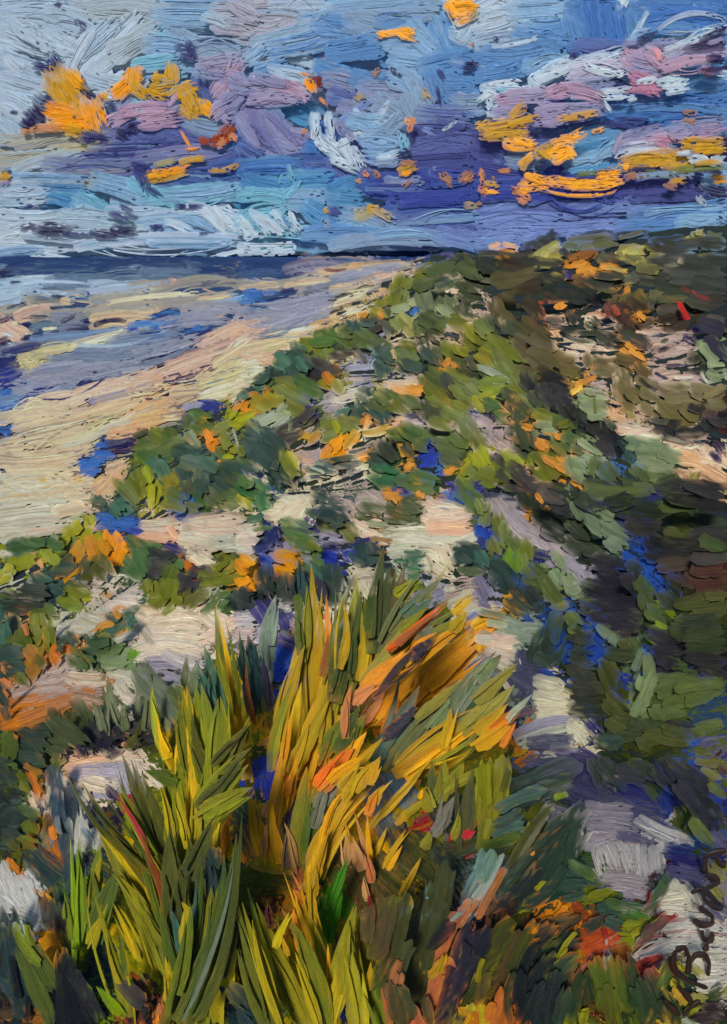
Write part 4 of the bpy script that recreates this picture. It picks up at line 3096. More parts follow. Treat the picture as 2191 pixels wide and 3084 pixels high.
124 124 138 108 8 bk10
@broad|plant|olive leaf with a bright yellow tip at the bottom edge
144 168 158 136 6 oly4
146 162 160 142 5 olk
148 168 144 162 5 ylo
150 166 152 160 5 ylb3
@broad|plant|silvery white blades with a pale edge, right of the lower clump
146 96 160 64 5 wg4
150 92 162 68 5 wg4
146 90 158 68 3 tl2
138 106 162 76 3 wg4
144 100 150 94 5 ps5
146 98 150 92 4 pch4
@ground
147 51 153 47 5 red5
118 42 124 38 6 rd4
122 91 124 91 2 tl2
!L
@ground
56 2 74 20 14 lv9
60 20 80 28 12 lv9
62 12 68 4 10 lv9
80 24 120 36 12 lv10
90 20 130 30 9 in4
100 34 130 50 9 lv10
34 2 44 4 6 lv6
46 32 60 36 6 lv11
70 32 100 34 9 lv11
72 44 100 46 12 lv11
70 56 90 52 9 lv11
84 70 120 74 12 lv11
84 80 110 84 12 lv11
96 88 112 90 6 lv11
104 40 140 56 7 wg5
106 38 138 52 5 wg5
76 58 80 72 6 wg5
84 58 90 70 8 wg5
94 62 98 74 5 wg5
106 56 107 76 7 wg5
116 58 118 76 8 wg5
92 50 110 54 6 lv12
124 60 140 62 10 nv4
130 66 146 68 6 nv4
138 46 150 56 6 bb5
112 80 118 74 3 mar
124 74 148 80 8 lv10
130 70 146 74 5 lv10
126 82 134 92 9 cr5
120 92 140 90 12 cr5
118 98 136 98 6 cr5
134 84 142 96 8 cr5
130 104 162 104 9 wg6
124 112 162 114 12 wg6
118 122 150 120 9 wg6
104 130 124 120 7 wg5
138 130 162 130 12 wg6
146 140 162 140 11 wg6
144 148 160 146 8 wg6
142 132 148 142 7 cr5
150 96 162 104 7 lv10
158 74 162 90 9 lv11
150 72 160 78 7 ylw
154 84 160 92 5 ylw
140 136 146 142 5 ylw
112 86 112 94 3.5 rd4
118 104 122 100 4 rd4
124 106 130 102 3 rd4
114 116 120 116 2 rd4
102 136 112 130 6 rd5
104 142 120 130 6 rd5
106 132 120 128 4 rd5
50 106 60 96 7 or7
46 112 52 102 6 or7
62 96 68 100 6 rs7
70 100 72 110 5 rs7
76 120 90 114 8 rs7b
70 128 82 120 8 rs7b
68 138 76 126 6 rs7b
82 112 84 118 4 rd5
90 128 100 124 5 rs8
68 150 68 156 2 rs8
84 118 84 122 1.5 wg5
80 166 90 172 10 mar
122 28 124 34 7 bb6
120 22 126 26 6 bb6
156 10 156 16 4 bl
110 18 118 26 8 mo8
132 32 146 50 9 mo8
152 50 162 58 9 lv12
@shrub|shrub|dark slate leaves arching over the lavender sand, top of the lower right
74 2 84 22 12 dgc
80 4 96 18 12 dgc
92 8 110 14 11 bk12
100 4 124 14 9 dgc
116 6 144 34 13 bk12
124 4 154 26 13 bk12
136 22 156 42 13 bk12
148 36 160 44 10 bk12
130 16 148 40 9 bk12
@shrub|shrub|bits of olive foliage at the right edge above the lavender sand
142 2 158 4 5 ol6
146 8 158 14 5 ol6
150 18 160 26 6 mo8
158 6 162 10 5 rb3
140 40 154 56 8 mo8
@broad|plant|yellow green upright leaf at the left of the lower right part
6 50 8 2 12 oly4
14 30 16 0 9 oly4
6 30 4 4 8 ysg
4 60 6 40 8 oly4
16 22 20 8 4 dol
@broad|plant|big slate green leaf pointing right below the grey sand
22 22 64 4 14 gk11
20 30 60 14 12 gk11
14 34 44 22 8 gs6
12 44 28 36 9 gk11
10 52 30 44 7 gs6
50 26 58 24 4 lgc2
2 58 26 50 7 mo9
@broad|plant|long grey olive blade rising to the right, bordering the slate leaf
10 90 48 30 6 gry2
12 96 46 34 5 gry2
22 76 50 32 4 olk
28 56 34 42 3 oly4
0 104 18 72 5 pch5
0 92 16 62 3.5 wg4
2 80 10 62 8 tl3
0 76 4 60 6 tl3
@broad|plant|huge dark green leaf in the middle of the lower right
12 102 70 32 14 gk12
16 96 60 40 14 gk12
30 96 68 44 13 gk12
44 80 70 34 10 gk12
14 100 40 70 12 bk13
30 96 56 70 8 gk12
62 66 68 44 7 gk12
38 86 44 80 3 ylw2
35 63 37 61 2 or7
@broad|plant|feathery green leaves hanging over the orange petals
56 74 80 80 8 gk13
60 68 78 78 6 mg5
52 84 70 82 8 gk13
66 92 84 88 6 oly6
72 90 88 86 4 oly6
56 92 70 88 5 gk13
78 100 94 96 9 gk13
84 94 108 98 6 mg5
90 104 112 104 7 mg5
96 110 112 110 7 oly7
100 116 108 112 4 ylw2
84 106 94 110 8 gk13
98 100 112 104 4 vg3
@broad|plant|slim green leaf standing between the white sand and the lavender sand
110 100 124 76 7 mg6
114 92 122 80 6 mg6
104 122 124 102 6 br8
108 118 118 108 5 br8
@broad|plant|dark thicket leaves behind the orange red petals
40 112 64 104 12 gk14
44 130 66 116 12 gk14
30 130 50 110 12 bk13
26 146 40 120 10 bk13
34 156 50 130 12 bk13
44 150 64 130 11 gk14
70 112 80 106 8 gk14
52 132 64 114 3 ylw2
52 134 58 124 2.5 ylw2
@broad|plant|fan of streaked olive green leaves at the bottom of the lower right
82 164 76 132 9 olg5
92 164 84 130 9 olg5
98 160 92 130 7 mo9
72 160 70 140 9 gk15
90 172 84 150 10 olg5
60 172 66 140 10 gk15
104 164 96 130 9 gk15
110 172 104 146 12 gk15
124 168 110 140 12 gk15
120 150 128 132 8 mg5
66 168 72 164 4 ylw2
68 174 70 166 5 ylw2
130 172 120 156 10 gk15
@broad|plant|blue black leaves at the bottom left of the lower right corner
28 172 32 150 10 bk13
38 172 44 148 10 bk13
46 172 52 140 8 bk13
26 160 30 140 8 bk13
52 172 58 150 8 gk14
@broad|plant|orange peach stems at the bottom, beside a grey green leaf
8 176 14 150 5 pch6
14 176 20 146 6 pch6
6 172 10 160 5 or7b
22 172 24 140 5 gk15
14 150 26 114 9 br9
22 140 40 106 7 olk
4 140 22 108 12 olk
2 128 6 112 9 bk12
0 160 6 140 8 br9
36 114 38 110 3 or7
0 146 4 130 3 ysb3
@broad|plant|dark green leaves in the very corner under the signature like marks
150 160 160 152 10 gk15
146 166 160 164 9 br10
140 172 158 170 8 br10
130 158 134 150 6 gk15
138 156 150 156 6 ylw
126 144 130 152 4 ylb3
128 150 136 160 4 ylo2
134 168 144 162 5 ylw2
134 170 146 176 4 gse
128 136 140 148 7 gk14
"""


def lin(hexa):
    c = np.array([int(hexa[i:i + 2], 16) / 255.0 for i in (0, 2, 4)])
    return np.where(c <= 0.04045, c / 12.92, ((c + 0.055) / 1.055) ** 2.4)


PAL = {}
for row in PALETTE.split('\n'):
    if row.strip():
        a, b = row.split()
        PAL[a] = lin(b)


LOCAL = {'mg': lin('47622e'), 'lv': lin('8f919d'), 'ps': lin('c6a592')}


class Sec:
    def __init__(self, kind, cat, label):
        self.kind, self.cat, self.label, self.strokes = kind, cat, label, []


secs = []
crop = (0, 0)
cur = None
order = 0
allst = []
for row in SURVEY.split('\n'):
    row = row.strip()
    if not row:
        continue
    if row[0] == '!':
        crop = CROPS[row[1]]
        continue
    if row[0] == '@':
        p = row[1:].split('|')
        cur = Sec(p[0], p[1] if len(p) > 1 else None, p[2] if len(p) > 2 else None)
        secs.append(cur)
        continue
    p = row.split()
    code = p[-1]
    v = [float(q) for q in p[:-1]]
    w = v[-1] * S
    pts = [(crop[0] + v[i] * S, crop[1] + v[i + 1] * S) for i in range(0, len(v) - 1, 2)]
    st = dict(pts=np.array(pts), w=w, col=LOCAL[code] if (crop[1] > 0 and code in LOCAL) else PAL[code], kind=cur.kind, sec=cur, i=order)
    order += 1
    cur.strokes.append(st)
    allst.append(st)

# ------------------------------------------------------------------ lie of the land (metres)
XK = [-400, -60, -16, -14, -12, -7.7, -6.6, -3.2, -1.4, 0, 1.5, 3.2, 4.8, 8, 12, 20, 60, 400]
ZK = [-9, -6, -3.95, -3.68, -3.52, -3.3, -2.9, -1.25, -0.3, 0, -0.05, -0.5, -0.45, 0.6, 1.35, 2.0, 3.2, 4.0]
SEA_Z = -3.62


def terrain(x, y):
    z = np.interp(x, XK, ZK)
    land = np.clip((x + 7.0) / 2.0, 0, 1)
    z = z + land * (0.07 * np.sin(1.9 * x + 0.7 * y + 0.5) + 0.06 * np.sin(1.1 * y - 1.3 * x) + 0.04 * np.sin(3.3 * y + 2.1 * x))
    far = np.exp(-((y - 60.0) / 20.0) ** 2)
    z = z + 1.5 * far * np.clip(x / 5.0, 0, 1) * (1 + 0.1 * np.sin(x * 0.9) + 0.06 * np.sin(x * 2.7 + 1))
    return z


def surf(x, y):
    return np.maximum(terrain(x, y), SEA_Z)


R3 = np.array(cam.rotation_euler.to_matrix())
E3 = np.array(EYE)


def rays(sx, sy):
    sx = np.asarray(sx, float)
    sy = np.asarray(sy, float)
    d = np.stack([(sx - CX) / F, -(sy - CY) / F, -np.ones_like(sx)], -1)
    return d @ R3.T


GX0, GY0, GS = -1000.0, 600.0, 8.0
gx = np.arange(GX0, 3200, GS)
gy = np.arange(GY0, 3700, GS)
GXX, GYY = np.meshgrid(gx, gy)
D = rays(GXX, GYY)
hit = np.full(GXX.shape, 1e9)
prev_t = np.full(GXX.shape, 0.3)
alive = np.ones(GXX.shape, bool)
t = 0.3
while t < 6000 and alive.any():
    idx = np.where(alive)
    P = E3 + D[idx] * t
    below = P[:, 2] < surf(P[:, 0], P[:, 1])
    if below.any():
        sel = (idx[0][below], idx[1][below])
        lo = np.full(below.sum(), t / 1.03)
        hi = np.full(below.sum(), t)
        Ds = D[sel]
        for _ in range(8):
            mid = (lo + hi) / 2
            Pm = E3 + Ds * mid[:, None]
            b = Pm[:, 2] < surf(Pm[:, 0], Pm[:, 1])
            hi = np.where(b, mid, hi)
            lo = np.where(b, lo, mid)
        hit[sel] = hi
        alive[sel] = False
    t *= 1.03
INV = 1.0 / hit


def ground_t(sx, sy):
    fx = np.clip((np.asarray(sx, float) - GX0) / GS, 0, len(gx) - 1.001)
    fy = np.clip((np.asarray(sy, float) - GY0) / GS, 0, len(gy) - 1.001)
    ix, iy = fx.astype(int), fy.astype(int)
    ax, ay = fx - ix, fy - iy
    v = (INV[iy, ix] * (1 - ax) * (1 - ay) + INV[iy, ix + 1] * ax * (1 - ay) + INV[iy + 1, ix] * (1 - ax) * ay + INV[iy + 1, ix + 1] * ax * ay)
    return 1.0 / np.maximum(v, 1.0 / 2480.0)


# ------------------------------------------------------------------ nearest surveyed colours for the undergrowth
CENT = np.array([s['pts'].mean(0) for s in allst])
DIRS = np.array([s['pts'][-1] - s['pts'][0] for s in allst])
COLS = np.array([s['col'] for s in allst])
GRP = np.array([{'sky': 0, 'cloud': 0, 'sea': 1, 'beach': 1}.get(s['kind'], 2) for s in allst])
ISCLOUD = np.array([s['kind'] == 'cloud' for s in allst])


def near(grp, x, y, k=3):
    m = np.where((GRP == grp) & ~ISCLOUD)[0]
    d = (CENT[m, 0] - x) ** 2 + (CENT[m, 1] - y) ** 2
    j = np.argpartition(d, k)[:k]
    return m[j]


# ------------------------------------------------------------------ stroke meshes
class Bag:
    def __init__(self):
        self.v, self.f, self.c, self.uv, self.n = [], [], [], [], 0

    def add(self, V, Fq, C, UV):
        self.v.append(V)
        self.f.append(Fq + self.n)
        self.c.append(C)
        self.uv.append(UV)
        self.n += len(V)

    def mesh(self, name, mat):
        V = np.concatenate(self.v).astype(np.float32)
        Fq = np.concatenate(self.f).astype(np.int32)
        C = np.concatenate(self.c)
        UV = np.concatenate(self.uv)
        me = bpy.data.meshes.new(name)
        me.vertices.add(len(V))
        me.vertices.foreach_set('co', V.ravel())
        me.loops.add(Fq.size)
        me.loops.foreach_set('vertex_index', Fq.ravel())
        me.polygons.add(len(Fq))
        me.polygons.foreach_set('loop_start', np.arange(0, Fq.size, 4, dtype=np.int32))
        me.polygons.foreach_set('loop_total', np.full(len(Fq), 4, dtype=np.int32))
        me.polygons.foreach_set('use_smooth', np.ones(len(Fq), bool))
        at = me.color_attributes.new('tint', 'FLOAT_COLOR', 'POINT')
        at.data.foreach_set('color', np.concatenate([C, np.ones((len(C), 1))], 1).astype(np.float32).ravel())
        ul = me.uv_layers.new(name='UVMap')
        ul.data.foreach_set('uv', UV[Fq.ravel()].astype(np.float32).ravel())
        me.update()
        me.validate()
        me.materials.append(mat)
        return me


def path(pts, n):
    u = np.linspace(0, 1, n)
    if len(pts) == 2:
        return pts[0] + (pts[1] - pts[0]) * u[:, None]
    a, b, c = pts[0], pts[1], pts[2]
    q = 2 * b - (a + c) / 2
    return (1 - u)[:, None] ** 2 * a + 2 * ((1 - u) * u)[:, None] * q + (u ** 2)[:, None] * c


def ribbon(pts, w, ragged=0.35, bow=0.06, dens=1.0):
    """brush mark laid out in source pixels: returns grid positions (nu,nv,2), bristle height, uv, keep mask"""
    L = max(np.hypot(*(pts[-1] - pts[0])), 2.0)
    pts = np.array(pts, float)
    if len(pts) == 2 and bow:
        d = pts[1] - pts[0]
        nrm = np.array([-d[1], d[0]])
        pts = np.array([pts[0], (pts[0] + pts[1]) / 2 + nrm * rng.normal(0, bow), pts[1]])
    ext = w * 0.28
    nv = int(np.clip(w / 4.0 * dens, 5, 16))
    nu = int(np.clip(L / 9.0 * dens, 6, 22))
    dirn = (pts[-1] - pts[0]) / L
    pts[0] = pts[0] - dirn * ext
    pts[-1] = pts[-1] + dirn * ext
    Lx = L + 2 * ext
    vv = np.linspace(-0.5, 0.5, nv)
    base_u = np.linspace(0, 1, nu)
    rnd = np.sqrt(np.clip(1 - (2 * np.abs(vv)) ** 2.6, 0, 1))
    s = (1 - rnd) * min(0.45, 0.34 * w / Lx) + rng.uniform(0, 1, nv) ** 2 * ragged * min(0.4, 0.5 * w / Lx)
    e = 1 - (1 - rnd) * min(0.45, 0.34 * w / Lx) - rng.uniform(0, 1, nv) ** 1.5 * ragged * min(0.5, 0.9 * w / Lx)
    U = s[None, :] + (e - s)[None, :] * base_u[:, None]
    q = (2 * (pts[1] if len(pts) == 3 else pts.mean(0)) - (pts[0] + pts[-1]) / 2)
    a, c = pts[0], pts[-1]
    Uf = U[..., None]
    cen = (1 - Uf) ** 2 * a + 2 * (1 - Uf) * Uf * q + Uf ** 2 * c
    tan = 2 * (1 - Uf) * (q - a) + 2 * Uf * (c - q)
    tan = tan / np.maximum(np.linalg.norm(tan, axis=-1, keepdims=True), 1e-6)
    nr = np.stack([-tan[..., 1], tan[..., 0]], -1)
    edge = np.ones((nu, nv))
    wob = 1 + 0.10 * np.sin(base_u * rng.uniform(3, 9) + rng.uniform(0, 6)) + rng.normal(0, 0.03, nu)
    off = vv[None, :] * w * wob[:, None] * edge
    G = cen + nr * off[..., None]
    ridge = rng.uniform(0, 1, nv) ** 1.5
    ridge[0] = ridge[-1] = -0.4
    H = ridge[None, :] * (0.7 + 0.5 * rng.uniform(0, 1, (nu, nv)))
    H[0, :] = H[-1, :] = -0.3
    H[-2, :] += 0.5
    H[:, 1] += 0.25
    H[:, -2] += 0.25
    UVg = np.stack([U * Lx + rng.uniform(0, 900), np.broadcast_to(vv * w, U.shape) + rng.uniform(0, 900)], -1)
    return G, H, UVg, nu, nv


def quads(nu, nv, drop=0.0):
    i, j = np.meshgrid(np.arange(nu - 1), np.arange(nv - 1), indexing='ij')
    a = i * nv + j
    Fq = np.stack([a, a + nv, a + nv + 1, a + 1], -1).reshape(-1, 4)
    if drop:
        ii = i.ravel() / max(nu - 2, 1)
        p = drop * np.clip((ii - 0.7) / 0.3, 0, 1) ** 1.5 + drop * 0.03
        Fq = Fq[rng.uniform(0, 1, len(Fq)) > p]
    return Fq


# wet paint already laid down, so that each mark picks some of it up at its edges
CV = np.zeros((540, 540, 3))
CVM = np.zeros((540, 540), bool)


def wet(G, col, C, nu, nv, rate=1.0):
    ix = np.clip(((G[..., 0] + 1000) / 8).astype(int), 0, 539)
    iy = np.clip(((G[..., 1] + 500) / 8).astype(int), 0, 539)
    und = CV[iy, ix]
    ok = CVM[iy, ix][..., None]
    u = np.linspace(-1, 1, nu)[:, None]
    v = np.linspace(-1, 1, nv)[None, :]
    r_ = rng.uniform(0, 1, (1, nv))
    m = 0.06 + 0.5 * np.clip(np.abs(u) - 0.45 - 0.3 * r_, 0, 1) * 1.6 + 0.30 * np.clip(np.abs(v) - 0.6, 0, 1) / 0.4 + 0.25 * r_ ** 4
    m = np.clip(m * rate, 0, 0.72)[..., None] * ok
    Cn = C.reshape(nu, nv, 3) * (1 - m) + und * m
    core = (np.abs(u) < 0.85) & (np.abs(v) < 0.85)
    CV[iy[core], ix[core]] = Cn[core]
    CVM[iy[core], ix[core]] = True
    return Cn.reshape(-1, 3)


def tints(col, nu, nv, other=None, amt=0.11):
    k = 1 + rng.normal(0, amt, nv)
    hue = rng.normal(0, amt * 0.35, (nv, 3))
    C = col[None, :] * np.clip(k[:, None] + hue, 0.5, 1.6)
    if other is not None:
        m = (rng.uniform(0, 1, nv) ** 3 * 0.7)[:, None]
        C = C * (1 - m) + other[None, :] * m
    C = np.broadcast_to(C[None], (nu, nv, 3)).copy()
    C *= 1 + rng.normal(0, 0.04, (nu, nv, 1))
    return np.clip(C, 0.002, 0.95).reshape(-1, 3)


# ------------------------------------------------------------------ materials
def nodes_of(m):
    m.use_nodes = True
    nt = m.node_tree
    for n in list(nt.nodes):
        nt.nodes.remove(n)
    return nt, nt.nodes.new, nt.links.new


def paint(name, source='attr', rough=0.5, bump=0.5, dist=0.02, glow=0.0, scale=1.0, spec=0.35, weave=0.0):
    m = bpy.data.materials.new(name)
    nt, N, Lk = nodes_of(m)
    uv = N('ShaderNodeUVMap')
    uv.uv_map = 'UVMap'
    mp = N('ShaderNodeMapping')
    mp.inputs['Scale'].default_value = (0.018 * scale, 0.32 * scale, 1)
    Lk(uv.outputs[0], mp.inputs[0])
    vec = mp.outputs[0]
    info = N('ShaderNodeObjectInfo')
    if source == 'object':
        add = N('ShaderNodeVectorMath')
        add.operation = 'ADD'
        mul = N('ShaderNodeMath')
        mul.operation = 'MULTIPLY'
        mul.inputs[1].default_value = 97.0
        Lk(info.outputs['Random'], mul.inputs[0])
        Lk(mp.outputs[0], add.inputs[0])
        Lk(mul.outputs[0], add.inputs[1])
        vec = add.outputs[0]
    nz = N('ShaderNodeTexNoise')
    nz.inputs['Scale'].default_value = 1.0
    nz.inputs['Detail'].default_value = 3.0
    nz.inputs['Roughness'].default_value = 0.65
    Lk(vec, nz.inputs['Vector'])
    if source == 'attr':
        at = N('ShaderNodeAttribute')
        at.attribute_name = 'tint'
        base = at.outputs['Color']
    else:
        base = info.outputs['Color']
    rg = N('ShaderNodeMapRange')
    rg.inputs['From Min'].default_value = 0.28
    rg.inputs['From Max'].default_value = 0.72
    rg.inputs['To Min'].default_value = 0.78
    rg.inputs['To Max'].default_value = 1.24
    Lk(nz.outputs['Fac'], rg.inputs['Value'])
    if source == 'object':
        rg.inputs['To Min'].default_value = 0.55
        rg.inputs['To Max'].default_value = 1.5
        nb = N('ShaderNodeTexNoise')
        nb.inputs['Scale'].default_value = 0.35
        nb.inputs['Detail'].default_value = 1.0
        Lk(vec, nb.inputs['Vector'])
        cr = N('ShaderNodeValToRGB')
        cr.color_ramp.elements[0].position = 0.35
        cr.color_ramp.elements[0].color = (0.78, 0.95, 1.25, 1)
        cr.color_ramp.elements[1].position = 0.65
        cr.color_ramp.elements[1].color = (1.2, 1.06, 0.8, 1)
        Lk(nb.outputs['Fac'], cr.inputs[0])
        hm = N('ShaderNodeVectorMath')
        hm.operation = 'MULTIPLY'
        Lk(base, hm.inputs[0])
        Lk(cr.outputs[0], hm.inputs[1])
        base = hm.outputs[0]
    mx = N('ShaderNodeVectorMath')
    mx.operation = 'SCALE'
    Lk(base, mx.inputs[0])
    Lk(rg.outputs[0], mx.inputs['Scale'])
    pr = N('ShaderNodeBsdfPrincipled')
    pr.inputs['Roughness'].default_value = rough
    pr.inputs['Specular IOR Level'].default_value = spec
    Lk(mx.outputs[0], pr.inputs['Base Color'])
    if glow:
        Lk(mx.outputs[0], pr.inputs['Emission Color'])
        pr.inputs['Emission Strength'].default_value = glow
    bp = N('ShaderNodeBump')
    bp.inputs['Strength'].default_value = bump
    bp.inputs['Distance'].default_value = dist
    Lk(nz.outputs['Fac'], bp.inputs['Height'])
    Lk(bp.outputs[0], pr.inputs['Normal'])
    out = N('ShaderNodeOutputMaterial')
    Lk(pr.outputs[0], out.inputs[0])
    return m


M_sky = paint('sky_paint', glow=SKY_GLOW if 'SKY_GLOW' in globals() else 0.12, bump=0.6, dist=5.0, rough=0.6, spec=0.2)
M_ground = paint('ground_paint', bump=0.5, dist=0.015, rough=0.8, spec=0.06)
M_sea = paint('sea_paint', bump=0.5, dist=0.05, rough=0.8, spec=0.05)
M_leaf = paint('leaf_paint', bump=0.7, dist=0.006, rough=0.5, spec=0.2)
M_ink = paint('ink_paint', 'object', bump=0.3, dist=0.003, rough=0.4)


def link(name, me, parent=None, **props):
    o = bpy.data.objects.new(name, me)
    scene.collection.objects.link(o)
    if parent is not None:
        o.parent = parent
    for k, v in props.items():
        if v is not None:
            o[k] = v
    return o


# ------------------------------------------------------------------ the sky
RS = 2600.0


def sky_pos(sx, sy, k):
    d = rays(sx, sy)
    h = np.hypot(d[..., 0], d[..., 1])
    r = (RS - k)
    return E3 + d * (r / h)[..., None]


def hairs(pts, w, col):
    pts = np.array(pts, float)
    d = pts[-1] - pts[0]
    L = max(np.hypot(*d), 4)
    nrm = np.array([-d[1], d[0]]) / L
    bow = rng.normal(0, 0.05) * L
    out = []
    for _ in range(int(w / 9)):
        o = rng.uniform(-0.46, 0.46) * w
        a, b = rng.uniform(0, 0.35), rng.uniform(0.6, 1.02)
        p0, p2 = pts[0] + d * a + nrm * o, pts[0] + d * b + nrm * (o + rng.normal(0, 1.5))
        p1 = (p0 + p2) / 2 + nrm * bow
        kf_ = rng.choice([0.8, 0.88, 0.94, 1.07, 1.14, 1.22])
        out.append((np.array([p0, p1, p2]), rng.uniform(3.0, 6.0), np.clip(col * kf_, 0, 0.9)))
    return out


def sky_stroke(bag, pts, w, col, k, other=None, ragged=0.35, dry=0.0):
    G, H, UVg, nu, nv = ribbon(np.array(pts, float), w, ragged)
    jx = np.clip(((G[..., 0] + 1000) / 8).astype(int), 0, 539)
    jy = np.clip(((G[..., 1] + 500) / 8).astype(int), 0, 539)
    if k is None:
        lv = SKYLEV[jy, jx].max() + 0.6
    else:
        lv = SKYLEV[jy, jx].max() + 1
        SKYLEV[jy, jx] = lv
    V = sky_pos(G[..., 0], G[..., 1], 4 + lv * 1.9 + H * 1.5)
    Fq = quads(nu, nv, 0.35)
    if dry:
        Fq = Fq[rng.uniform(0, 1, len(Fq)) > dry]
    C = wet(G, col, tints(col, nu, nv, other, 0.07), nu, nv, 1.25)
    bag.add(V.reshape(-1, 3), Fq, C, UVg.reshape(-1, 2))


skybag = Bag()
SKYLEV = np.zeros((540, 540))
# the dome's lower band all round, out to where the open sky takes over
nth, nz_ = 180, 40
th = np.linspace(0, 2 * math.pi, nth + 1)
zz = np.linspace(-25, 1150, nz_)
TH, ZZ = np.meshgrid(th, zz, indexing='ij')
rr = RS * (1 - 0.00000004 * (ZZ ** 2))
V = np.stack([np.sin(TH) * rr, np.cos(TH) * rr, ZZ], -1)
elev = np.clip(ZZ / 1150, 0, 1)[..., None]
cA, cB, cC = lin('6f93b4'), lin('5b74a8'), lin('7d9fc0')
wv = 0.5 + 0.5 * np.sin(TH * 7 + ZZ * 0.006)[..., None]
C = (cB * wv + cA * (1 - wv)) * (1 - elev) + cC * elev
skybag.add(V.reshape(-1, 3), quads(nth + 1, nz_), C.reshape(-1, 3), np.stack([TH * 1500, ZZ * 1.0], -1).reshape(-1, 2))
k = 3.0
for (x0, x1, y0, y1, st) in ((-1000, 3200, -300, 772, 62),):
    for y in np.arange(y0, y1, st * 0.62):
        for x in np.arange(x0, x1, st):
            xx, yy = x + rng.uniform(-25, 25), y + rng.uniform(-15, 15)
            if yy > 752:
                continue
            nn = near(0, min(max(xx, 0), 2191), max(yy, 0) if yy > 0 else -yy * 0.6, 4)
            jj = rng.choice(nn)
            ang = math.atan2(DIRS[jj][1], DIRS[jj][0]) + rng.normal(0, 0.3)
            ln = rng.uniform(40, 95)
            w = rng.uniform(26, 44)
            if yy > 700:
                ang *= 0.2
            dx, dy = math.cos(ang) * ln / 2, math.sin(ang) * ln / 2
            sky_stroke(skybag, [(xx - dx, yy - dy), (xx + dx, yy + dy)], w, COLS[jj], k, COLS[rng.choice(nn)])
            k += 0.02
k += 6
for s in allst:
    if s['kind'] == 'sky':
        j = near(0, *s['pts'].mean(0), 4)[-1]
        sky_stroke(skybag, s['pts'], s['w'] * 1.25, s['col'], k, COLS[j])
        for hp, hw, hc in hairs(s['pts'], s['w'], s['col']):
            sky_stroke(skybag, hp, hw, hc, None)
        k += 0.3
link('sky', skybag.mesh('sky', M_sky), kind='structure')
for sec in secs:
    if sec.kind != 'cloud':
        continue
    mid = np.mean([q['pts'].mean(0) for q in sec.strokes], axis=0)
    base = sky_pos(*mid, 0)
    root = link('cloud', None, label=sec.label, category='cloud', group='clouds over the dunes')
    root.location = base
    for s in sec.strokes:
        b = Bag()
        j = near(0, *s['pts'].mean(0), 4)[-1]
        sky_stroke(b, s['pts'], s['w'] * 1.3, s['col'], k, COLS[j] if s['w'] > 28 and rng.uniform() < 0.4 else None, 0.7, 0.10 if s['w'] < 36 else 0.03)
        if s['w'] > 20:
            for hp, hw, hc in hairs(s['pts'], s['w'], s['col']):
                sky_stroke(b, hp, hw, hc, None)
        b.v = [q - base for q in b.v]
        link('wisp', b.mesh('wisp', M_sky), root)

# ------------------------------------------------------------------ ground, beach and sea bases
nr_, nt_ = 230, 360
rads = 0.4 * (2590 / 0.4) ** (np.linspace(0, 1, nr_))
ths = np.linspace(0, 2 * math.pi, nt_ + 1)
RR, TT = np.meshgrid(rads, ths, indexing='ij')
X, Y = np.sin(TT) * RR, np.cos(TT) * RR
Z = terrain(X, Y)
V = np.stack([X, Y, Z], -1).reshape(-1, 3)
Q = quads(nr_, nt_ + 1)
cx = V[Q][:, :, 0].mean(1)
n1 = (0.5 + 0.5 * np.sin(X * 5.1 + 3 * np.sin(Y * 2.3)) * np.sin(Y * 4.3 + X))[..., None]
Cd = (lin('2a3446') * n1 + lin('3a4424') * (1 - n1)).reshape(-1, 3)
Cb = (lin('b0a288') * n1 + lin('a39d90') * (1 - n1)).reshape(-1, 3)
UVt = np.stack([Y * 60, X * 60], -1).reshape(-1, 2)
dune_bag, beach_bag, sea_bag = Bag(), Bag(), Bag()
dune_bag.add(V, Q[cx > -7.75], Cd, UVt)
mb = (cx <= -7.75) & (cx > -150)
beach_bag.add(V, Q[mb], Cb, UVt)
Vs = V.copy()
Vs[:, 2] = SEA_Z
sx_ = Vs[Q][:, :, 0].mean(1)
n2 = (0.5 + 0.5 * np.sin(X * 0.7 + 2 * np.sin(Y * 0.2)))[..., None]
Cs = (lin('4b6482') * n2 + lin('35507a') * (1 - n2)).reshape(-1, 3)
far_ = np.clip((RR - 200) / 300, 0, 1).reshape(-1, 1)
Cs = Cs * (1 - far_) + lin('27406c') * far_
sea_bag.add(Vs, Q[sx_ < -10], Cs, UVt)

LX0, LY0, LS = -1000.0, 600.0, 8.0
level = np.zeros(GXX.shape, np.float32)
buf = hit.copy()
LEV = 0.0006


def cells(G):
    ix = np.clip(((G[..., 0] - GX0) / GS).round().astype(int), 0, len(gx) - 1)
    iy = np.clip(((G[..., 1] - GY0) / GS).round().astype(int), 0, len(gy) - 1)
    return iy, ix


def drape(bag, pts, w, col, other=None, ragged=0.35, fixed=None, drop=0.3, amp=1.0, dens=1.0):
    G, H, UVg, nu, nv = ribbon(np.array(pts, float), w, ragged, dens=dens)
    iy, ix = cells(G)
    if fixed is None:
        lv = level[iy, ix].max() + 1
        lv = min(lv, 30)
        level[iy, ix] = lv
    else:
        lv = fixed
    tt = ground_t(G[..., 0], G[..., 1])
    px = tt / F
    sinv = 1.0
    tt = tt * (1 - (LEV if amp > 0.5 else 0.00025) * lv) - H * px * 1.6 * amp - 0.002
    V = E3 + rays(G[..., 0], G[..., 1]) * tt[..., None]
    col = col * (1.22 + 1.0 * float(col.mean())) * (np.array([1.0, 0.98, 0.88]) if col[0] > col[2] else 1.0)
    C = wet(G, col, tints(col, nu, nv, other, 0.08), nu, nv)
    bag.add(V.reshape(-1, 3), quads(nu, nv, drop), C, UVg.reshape(-1, 2))
    return iy, ix, tt


